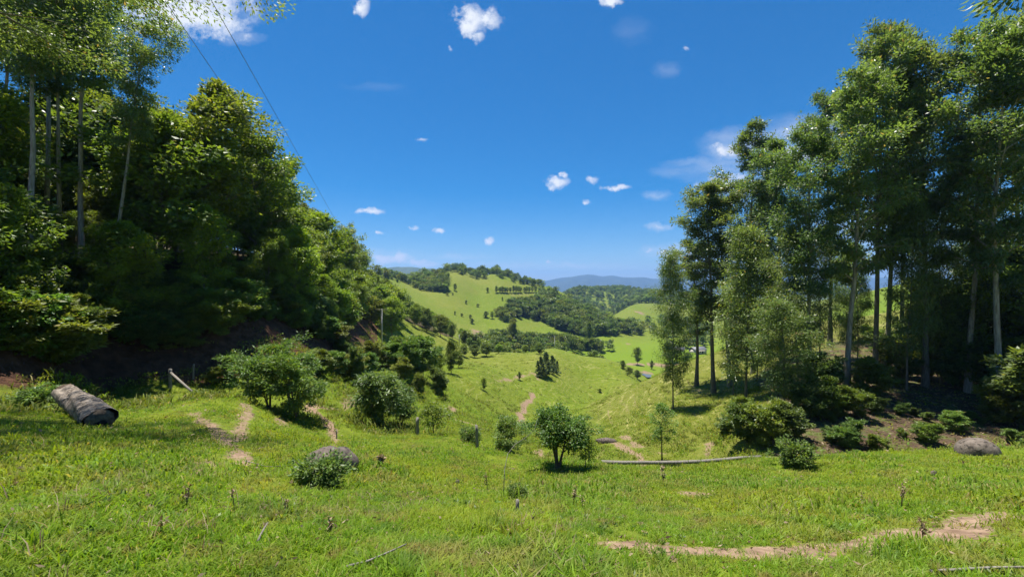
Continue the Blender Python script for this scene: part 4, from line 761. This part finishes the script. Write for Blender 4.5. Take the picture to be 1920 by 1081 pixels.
# palm on the bank
def palm():
    p = at(590, 50.0); hc = topz(560, 50.0)-p[2]; rg = np.random.default_rng(8)
    e = obj('palm_tree', None, None, tuple(p)); tag(e, 'drooping palm against the dark bank at the end of the left forest', 'palm tree')
    g = Geo(); g.tube([(0, 0, -.3), (.1, 0, hc*.5), (.15, 0, hc)], [.16, .13, .12], 8); obj('trunk', g.mesh('trunk', M['bark_grey'], True), e)
    V = []; n = 0
    for f in range(16):
        a = f*2.4; L = rg.uniform(2.6, 3.8); el = rg.uniform(.3, 1.2); D = np.array([math.cos(a), math.sin(a), 0]); t_ = np.linspace(0, 1, 22)
        P = np.array([.15, 0, hc])+D*(L*np.cos(el)*t_[:, None]*1.1)+np.array([0, 0, 1.])*(L*(math.sin(el)*t_-1.15*t_**2))[:, None]
        S = np.array([-D[1], D[0], 0]); g2 = Geo(); g2.tube(P, np.linspace(.03, .006, 22), 4, False)
        T = unit(np.gradient(P, axis=0)); VV = []; 
        for k in range(2, 22):
            for s in (-1, 1):
                w = .75*math.sin(math.pi*(.1+.85*k/22)); tip = P[k]+S*s*w*.7+T[k]*w*.45+np.array([0, 0, -.35*w]); wd = T[k]*.035
                VV += [P[k]-wd, P[k]+wd, tip]
        fo = obj('frond', mesh_np('frond', VV, [np.arange(len(VV)).reshape(-1, 3)], [M['bush_leaf']], {'tint': ('FACE', rg.uniform(0, .8, len(VV)//3))}), e)
        obj('rib', g2.mesh('rib', M['bush_leaf']), fo)
palm()

# ------------------------------------------------------------------ stones, logs, posts
def blob(name, loc, size, mt, label, cat, seed, rz=0, sink=.25, sub=4, rough=.20):
    import bmesh
    bm = bmesh.new(); bmesh.ops.create_icosphere(bm, subdivisions=sub, radius=1); rg = np.random.default_rng(seed); K = rg.normal(size=(14, 3))*np.array([1.1]*5+[2.4]*5+[5.]*4)[:, None]; ph = rg.uniform(0, 6.28, 14); am = np.array([1.]*5+[.55]*5+[.35]*4)*rough
    for v in bm.verts:
        c = np.array(v.co); d = 1+float((np.sin(K@c+ph)*am).sum())*.5; q = c*d
        if q[2] < -sink: q[2] = -sink+(q[2]+sink)*.2
        v.co = q*np.array(size)
    me = bpy.data.meshes.new(name); bm.to_mesh(me); bm.free(); me.materials.append(mt); me.polygons.foreach_set('use_smooth', np.ones(len(me.polygons), bool))
    o = obj(name, me, None, tuple(loc), (0, 0, rz)); tag(o, label, cat); return o
p = pix(608, 880); blob('boulder', (p[0], p[1]+.3, p[2]+.02), (.46, .42, .40), M['stone'], 'dark rough boulder in the grass below the dirt trail', 'boulder', 3)
p = pix(1855, 852); blob('boulder', (p[0], p[1]+.35, p[2]-.05), (.62, .52, .50), M['stone_pale'], 'smooth rounded boulder at the edge of the shaded wood', 'boulder', 5, rough=.07)
p = pix(700, 880); blob('flat_stone', (p[0], p[1], p[2]), (.46, .2, .07), M['stone'], 'flat grey stone half sunk right of the dark boulder', 'stone', 7, rz=-.5, sub=3)
p = pix(858, 908); blob('stone', (p[0], p[1], p[2]+.03), (.05, .05, .11), M['stone'], 'small grey upright stone in the middle of the meadow', 'stone', 8, sub=3)
p = pix(1750, 890); blob('stone', (p[0], p[1], p[2]+.03), (.09, .06, .11), M['stone_pale'], 'small pale stone in the grass at right', 'stone', 9, sub=3)
p = pix(1015, 712, 80); blob('stone', (p[0]-4, p[1]-6, p[2]), (1.3, .8, .5), M['stone'], 'dark rock beside the knoll clump', 'stone', 12, sub=3)
p = pix(1136, 830, 28); blob('stone', (p[0], p[1], p[2]+.1), (.9, .5, .4), M['stone'], 'grey rock at the head of the eroded soil', 'stone', 13, sub=3)
def log_between(name, a, b, r0, r1, mt, label, hollow=False, seed=1, sides=18):
    a = np.array(a, float); b = np.array(b, float); L = np.linalg.norm(b-a); rg = np.random.default_rng(seed); n = 14; t_ = np.linspace(0, 1, n)
    d = (b-a)/L; e = obj(name, None, None, tuple(a)); tag(e, label, 'log')
    n = 30; t_ = np.linspace(0, 1, n); sides = 30; P = np.outer(t_, b-a)+np.outer(np.sin(t_*5)*r0*.08, [0, 0, 1]); A_ = unit(np.cross(d, [0, 0, 1.])); B_ = np.cross(A_, d)
    th = np.arange(sides)/sides*2*math.pi; TT, TH = np.meshgrid(t_, th, indexing='ij')
    rr = (r0+(r1-r0)*TT)*(1+.13*np.sin(2*TH+.8)+.09*np.sin(3*TH+5*TT)+.05*np.sin(7*TH+9*TT)+.05*np.sin(11*TH-17*TT)*np.sin(TT*23)+rg.normal(0, .022, TT.shape)); rr = np.where((np.sin(TH) > .55) & (TT > .62), rr*.80, rr)
    VV = P[:, None]+rr[..., None]*(np.cos(TH)[..., None]*A_+np.sin(TH)[..., None]*B_); ii, jj = np.meshgrid(np.arange(n-1), np.arange(sides), indexing='ij'); kk = (jj+1) % sides
    g = Geo(); g.V.append(VV.reshape(-1, 3)); g.Q.append(np.stack([ii*sides+jj, ii*sides+kk, (ii+1)*sides+kk, (ii+1)*sides+jj], -1).reshape(-1, 4)); g.n = n*sides; sides = 18
    obj('trunk', g.mesh('log_bark', mt, True), e)
    for q, r, s in ((P[0], r0, -1), (P[-1], r1, 1)):
        g = Geo(); g.tube([q-d*s*.10, q+d*s*.004], [r*.93, r*.86], sides, True, .06, rg); en = obj('cut_end', g.mesh('cut_end', M['cut'], False), e)
        if hollow and s < 0:
            g = Geo(); w_ = np.array([r*.18, 0, -r*.42]); g.tube([q+w_-d*s*.02, q+w_+d*s*.012], [r*.40, r*.34], 12, True, .18, rg); obj('hollow', g.mesh('hollow', M['hole_shade']), en)
    return e
M['cut'] = rough_mat('cut wood face', (.07, .05, .035), (.20, .15, .105), 8.0, bump=.6)
M['hole_shade'] = rough_mat('painted hollow shade', (.01, .008, .006), (.03, .022, .015), 8.0)  # near-black disc on the log end: shade of the hollow put into the colour
a = pix(188, 806); b = np.array([(122-CU)/F*(a[1]+4.4), a[1]+4.4, topz(732, a[1]+4.4)]); log_between('fallen_log', (a[0], a[1], a[2]+.30), (b[0], b[1], b[2]), .36, .33, M['log'], 'thick bleached log lying in the grass with a dark hollow end', True, 3)
# long fallen pole along the grass edge
a = pix(1128, 889, 10); b = pix(1428, 852, 10); a = at(1128, 16.6); b = at(1428, 17.0)
def pole_on_ground(name, P, r0, r1, mt, label, cat, sides=9, jit=.05):
    P = np.array(P, float); o0 = P[0].copy(); rg = np.random.default_rng(len(label)); g = Geo(); g.tube(P-o0, np.linspace(r0, r1, len(P)), sides, True, jit, rg); e = obj(name, g.mesh(name, mt, True), None, tuple(o0)); tag(e, label, cat); return e
pts = []
for k in range(9):
    q = at(1128+k*37.5, 15.8); pts.append(q)
pts = np.array(pts); zl = np.linspace(pts[0][2], pts[-1][2], 9); pts[:, 2] = np.maximum(.35*pts[:, 2]+.65*zl+.10, pts[:, 2]+.07)
pole_on_ground('fallen_pole', pts, .078, .06, M['wood_grey'], 'long grey fallen pole lying along the edge of the near slope', 'log')
def post(u, vb, vt, label, r=.075, tilt=(0, 0), ym=1.6, mt='wood_grey'):
    p = pix(u, vb, ym); h = (vb-vt)/F*p[1]; rg = np.random.default_rng(int(u)); g = Geo(); n = 6; t_ = np.linspace(0, 1, n)
    P = np.stack([rg.normal(0, .006, n), rg.normal(0, .006, n), -.3+t_*(h+.3)], 1); g.tube(P, r*(1-.18*t_), 9, True, .07, rg)
    e = obj('fence_post', g.mesh('fence_post', M[mt], True), None, tuple(p), (tilt[0], tilt[1], 0)); tag(e, label, 'fence post', 'old fence posts'); return p, h
pA, hA = post(319, 729, 691, 'thick grey fence post with a leaning rail at the forest foot', .11, ym=14)
post(362, 710, 682, 'thin fence post behind the leaning rail', .07, (0, .06), 14)
post(463, 742, 706, 'grey fence post at the left side of the large bush', .09, (0, .05), 14)
post(783, 818, 782, 'pale fence post beside the dark leaved small tree', .10, ym=18)
post(895, 842, 797, 'tall white fence post on the slope edge', .07, (0, -.05), 18)
post(631, 822, 805, 'short white stake beside the dirt trail', .035, ym=12)
post(1105, 868, 846, 'small grey stump post near the eroded soil', .07, ym=28)
post(967, 966, 936, 'short weathered stake in the middle meadow', .03, (0, .1))
post(545, 772, 728, 'grey fence post half hidden by the big bush', .09, (0, -.12), 14)
q = pix(360, 735, 14); r_ = pole_on_ground('fence_rail', [pA+np.array([.05, -.02, hA*.82]), (pA+np.array([.05, -.02, hA*.82])+q)/2+np.array([0, 0, .02]), q+np.array([0, 0, .05])], .075, .06, M['wood_grey'], 'weathered rail leaning from the thick post to the grass', 'fence rail')
# sticks in the grass
def stick(px, lift, r, label, mt='wood_grey', name='fallen_branch'):
    P = []
    for (u, v), l in zip(px, lift):
        q = pix(u, v); q[2] += l; P.append(q)
    return pole_on_ground(name, P, r, r*.5, M[mt], label, 'branch', 6)
stick([(650, 1074), (690, 1068), (730, 1054), (762, 1042)], [.06, .08, .10, .12], .011, 'thin pale stick lying in the grass at the bottom')
stick([(1745, 1080), (1800, 1079), (1860, 1075), (1935, 1074)], [.05, .06, .06, .06], .016, 'long pale stick at the bottom right corner')
stick([(483, 1022), (492, 1010), (502, 996)], [.04, .08, .10], .013, 'short brown broken branch in the grass')
stick([(460, 868), (500, 880), (560, 876)], [.05, .06, .05], .010, 'thin whitish stick left of the dark boulder')
# bent bare vine rising above the meadow
b0 = pix(944, 928); dd = b0[1]
def ray(u, v, y): return np.array([(u-CU)/F*y, y, topz(v, y)])
pole_on_ground('bare_sapling', [b0, ray(946, 880, dd+.3), ray(952, 850, dd+.5), ray(966, 832, dd+.8), ray(985, 820, dd+1.), ray(1002, 806, dd+1.), ray(1008, 784, dd+1.1)], .008, .003, M['wood_grey'], 'thin bare sapling bending to the right over the meadow', 'sapling', 5)
# dry weeds: upright brown stalks with small seed heads
def stalk_mesh(seed, h):
    rg = np.random.default_rng(seed); g = Geo(); C = []
    for s in range(rg.integers(1, 4)):
        a = rg.uniform(0, 6.28); l = rg.uniform(.05, .16)*h; hh = h*rg.uniform(.75, 1); P = [(0, 0, -.03), (l*.3*math.cos(a), l*.3*math.sin(a), hh*.5), (l*math.cos(a), l*math.sin(a), hh)]
        g.tube(P, [.005, .004, .0025], 5, False)
        for k in range(7):
            f = rg.uniform(.45, 1); C.append(np.array([l*f*math.cos(a), l*f*math.sin(a), hh*f]))
    return g, np.array(C), rg
def dry_weed(u, vb, vt, label, seed, lm='dry', leaf=(.06, .022), group='dry weeds in the meadow', nper=3):
    p = pix(u, vb); h = (vb-vt)/F*p[1]; g, C, rg = stalk_mesh(seed, h); e = obj('dry_weed', None, None, tuple(p)); tag(e, label, 'weed', group)
    obj('stem', g.mesh('stem', M['bark'], True), e); idx = np.repeat(np.arange(len(C)), nper); n = len(idx)
    V, Q = leaf_quads(C[idx]+rg.normal(0, .012, (n, 3)), rg.normal(size=(n, 3))+np.array([0, 0, .3]), leaf[0]*rg.uniform(.6, 1.3, n), leaf[1]*rg.uniform(.7, 1.3, n), rg)
    obj('leaves', mesh_np('leaves', V, [Q], [M[lm]], {'tint': ('FACE', rg.uniform(0, .9, n))}), e)
for i, (u, vb, vt, lab) in enumerate([(440, 962, 900, 'tall dark dry stalk alone in the left meadow'), (1243, 912, 872, 'dried plant with pale curled leaves below the fallen pole'), (715, 876, 848, 'dry pale seed head above the flat stone'), (350, 950, 905, 'thin dry stalk left of centre in the meadow'), (1075, 950, 905, 'brown stalk below the round green tree'), (1092, 958, 925, 'second brown stalk right of the first below the round tree'), (1730, 1010, 975, 'dark stalk growing out of the soil track'), (1690, 955, 900, 'thin stalk above the soil track at right'), (915, 925, 885, 'short dry stalk left of the bare sapling'), (1498, 868, 832, 'pale dry stalk beside the yellowish weed'), (300, 1010, 960, 'brown weed in the lower left grass'), (620, 1000, 965, 'brown weed in the middle foreground'), (1620, 950, 915, 'brown stalk in the right meadow'), (540, 960, 930, 'pale dry weed below the leafy weed')]):
    dry_weed(u, vb, vt, lab, 300+i, leaf=(.09, .04) if i in (1, 2) else (.05, .02), nper=5 if i in (1, 2) else 3)
# dead leaves and straw litter
def litter():
    rg = np.random.default_rng(77); n = 5200; th = np.radians(rg.uniform(-60, 60, n)); r = np.exp(rg.uniform(math.log(2), math.log(32), n)); x = r*np.sin(th); y = r*np.cos(th)
    k = rg.uniform(size=n) < np.clip(.25+.9*bare_at(x, y)+.3*waves(x, y, 2.2, 4), .03, 1); x, y, r = x[k], y[k], r[k]; n = len(x); z = height(x, y)+rg.uniform(.02, .10, n)
    s = np.clip(r/9, .8, 2.2); A = rg.normal(size=(n, 3))*np.array([1, 1, .25])
    m_ = 5000; yy = rg.uniform(20, 42, m_); xx = (rg.uniform(1400, 1960, m_)-CU)/F*yy; x = np.append(x, xx); y = np.append(y, yy); z = np.append(z, height(xx, yy)+rg.uniform(.01, .06, m_)); s = np.append(s, rg.uniform(1.5, 4.5, m_)); A = np.concatenate([A, rg.normal(size=(m_, 3))*np.array([1, 1, .25])]); n += m_
    V, Q = leaf_quads(np.stack([x, y, z], 1), A, .075*s*rg.uniform(.5, 1.4, n), .028*s*rg.uniform(.6, 1.4, n), rg)
    o = obj('fallen_leaves', mesh_np('fallen_leaves', V, [Q], [M['dry']], {'tint': ('FACE', rg.uniform(0, 1, n))})); tag(o, 'dry fallen leaves and straw scattered in the grass', 'leaves', None, 'stuff')
litter()

# ------------------------------------------------------------------ utility poles and wires
def utility_pole(u, y, vtop, arm, label, armrot=0.0, r=.17, arms=True):
    p = at(u, y); zt = topz(vtop, y); h = zt-p[2]; e = obj('utility_pole', None, None, tuple(p), (0, 0, armrot)); tag(e, label, 'utility pole', 'utility poles along the road')
    g = Geo(); g.tube([(0, 0, -.6), (0, 0, h*.5), (0, 0, h)], [r*1.25, r, r*.72], 10); obj('shaft', g.mesh('shaft', M['concrete'], False), e)
    if arms:
        g = Geo(); g.box((0, -.16, h-.12), (arm, .10, .12)); ca = obj('crossarm', g.mesh('crossarm', M['wood_grey']), e)
        for q in (-.46, 0.12, .46):
            g = Geo(); g.tube([(q*arm, -.16, h-.06), (q*arm, -.16, h+.03), (q*arm, -.16, h+.14)], [.03, .05, .03], 8); obj('insulator', g.mesh('insulator', M['stone_pale'], True), ca)
        for s in (-1, 1):
            g = Geo(); g.tube([(s*arm*.30, -.16, h-.16), (s*.07, -.10, h-.75)], [.018, .018], 5); obj('brace', g.mesh('brace', M['wire']), ca)
    return np.array([p[0], p[1], zt])
P1 = utility_pole(716, 95, 579, 2.6, 'concrete utility pole with wide crossarm below the left forest')
P2 = utility_pole(861, 176, 627, 1.6, 'farther utility pole half hidden in the trees where the road bends', arms=False)
P3 = utility_pole(1040, 232, 629, 2.4, 'distant utility pole with crossarm behind the knoll crest')
def wire(a, b, sag, label, r=.006, n=36):
    t_ = np.linspace(0, 1, n)[:, None]; P = a+(b-a)*t_; P[:, 2] -= (4*sag*t_*(1-t_))[:, 0]
    o0 = P[0].copy(); g = Geo(); g.tube(P-o0, np.full(n, r), 5, True); tag(obj('power_wire', g.mesh('power_wire', M['wire'], True), None, tuple(o0)), label, 'wire', 'overhead wires')
def wire_end(ua, va, ub, vb, s, arm_x):
    # far end on the crossarm of the near pole, near end over the slope behind the viewpoint
    a = P1+np.array([arm_x, -.16, .14]); q = ray(ua, va, 7.0); d = (q-a)/(q[1]-a[1]); b = a+d*(-14-a[1]); return a, b
a, b = wire_end(320, 0, 0, 0, 0, -1.2); wire(a, b, .25, 'left of the two thin power wires crossing the sky')
a, b = wire_end(405, 0, 0, 0, 0, 1.2); wire(a, b, .25, 'right of the two thin power wires crossing the sky')

# ------------------------------------------------------------------ farm sheds in the valley
M['tin'] = rough_mat('grey tin roof', (.12, .12, .125), (.20, .20, .21), 1.5, rough=.5, bump=.1)
M['plaster'] = rough_mat('pale plaster', (.42, .38, .33), (.55, .50, .44), 1.5, bump=.1)
M['door'] = rough_mat('dark door', (.05, .04, .03), (.09, .07, .05), 3.)
def shed(u, vb, w, d, h, label, rz):
    p = pix(u, vb, 250, 420); e = obj('farm_shed', None, None, tuple(p), (0, 0, rz)); tag(e, label, 'shed', 'farm sheds in the valley')
    g = Geo(); g.box((0, 0, h/2-.3), (w, d, h+.6)); obj('wall', g.mesh('wall', M['plaster']), e)
    rf = obj('roof', None, e); g = Geo()
    V = np.array([(-w/2-.5, -d/2-.6, h-.1), (w/2+.5, -d/2-.6, h-.1), (w/2+.5, 0, h+d*.28), (-w/2-.5, 0, h+d*.28), (-w/2-.5, d/2+.6, h-.1), (w/2+.5, d/2+.6, h-.1)]); V2 = V+np.array([0, 0, .12]); VV = np.concatenate([V, V2])
    Q = [[0, 1, 2, 3], [3, 2, 5, 4], [6, 9, 8, 7], [9, 10, 11, 8], [0, 6, 7, 1], [4, 5, 11, 10], [0, 3, 9, 6], [3, 4, 10, 9], [1, 7, 8, 2], [2, 8, 11, 5]]
    bpy.data.objects.remove(rf); obj('roof', mesh_np('roof', VV, [np.array(Q)], [M['tin']]), e)
    g = Geo(); g.box((w*.15, -d/2-.02, 1.1), (1.4, .08, 2.2)); obj('door', g.mesh('door', M['door']), e)
    for q in (-.3, -.05):
        g = Geo(); g.box((w*q, -d/2-.02, 1.6), (1.1, .08, .9)); obj('window', g.mesh('window', M['door']), e)
shed(1308, 662, 11, 7, 3.2, 'grey roofed farm shed glimpsed between the right trunks', .3)
shed(1272, 660, 8, 6, 2.8, 'smaller grey roofed farm shed left of the larger one', -.2)
shed(1352, 672, 9, 6, 3.0, 'low farm shed behind the first tall eucalyptus trunk', .1)

# ------------------------------------------------------------------ air
def haze():
    g = Geo(); g.box((0, 2500, 210), (26000, 27000, 860)); mt = mat('haze'); t = mt.node_tree; o = nd(t, 'ShaderNodeOutputMaterial'); v = nd(t, 'ShaderNodeVolumePrincipled')
    v.inputs['Color'].default_value = (.29, .53, 1.0, 1); v.inputs['Density'].default_value = HAZE; v.inputs['Anisotropy'].default_value = 0.2
    lk(t, v.outputs[0], o.inputs['Volume']); tag(obj('haze', g.mesh('haze', mt)), 'thin blue air haze over the valley', None, None, 'stuff')
HAZE = 0.00011
haze()
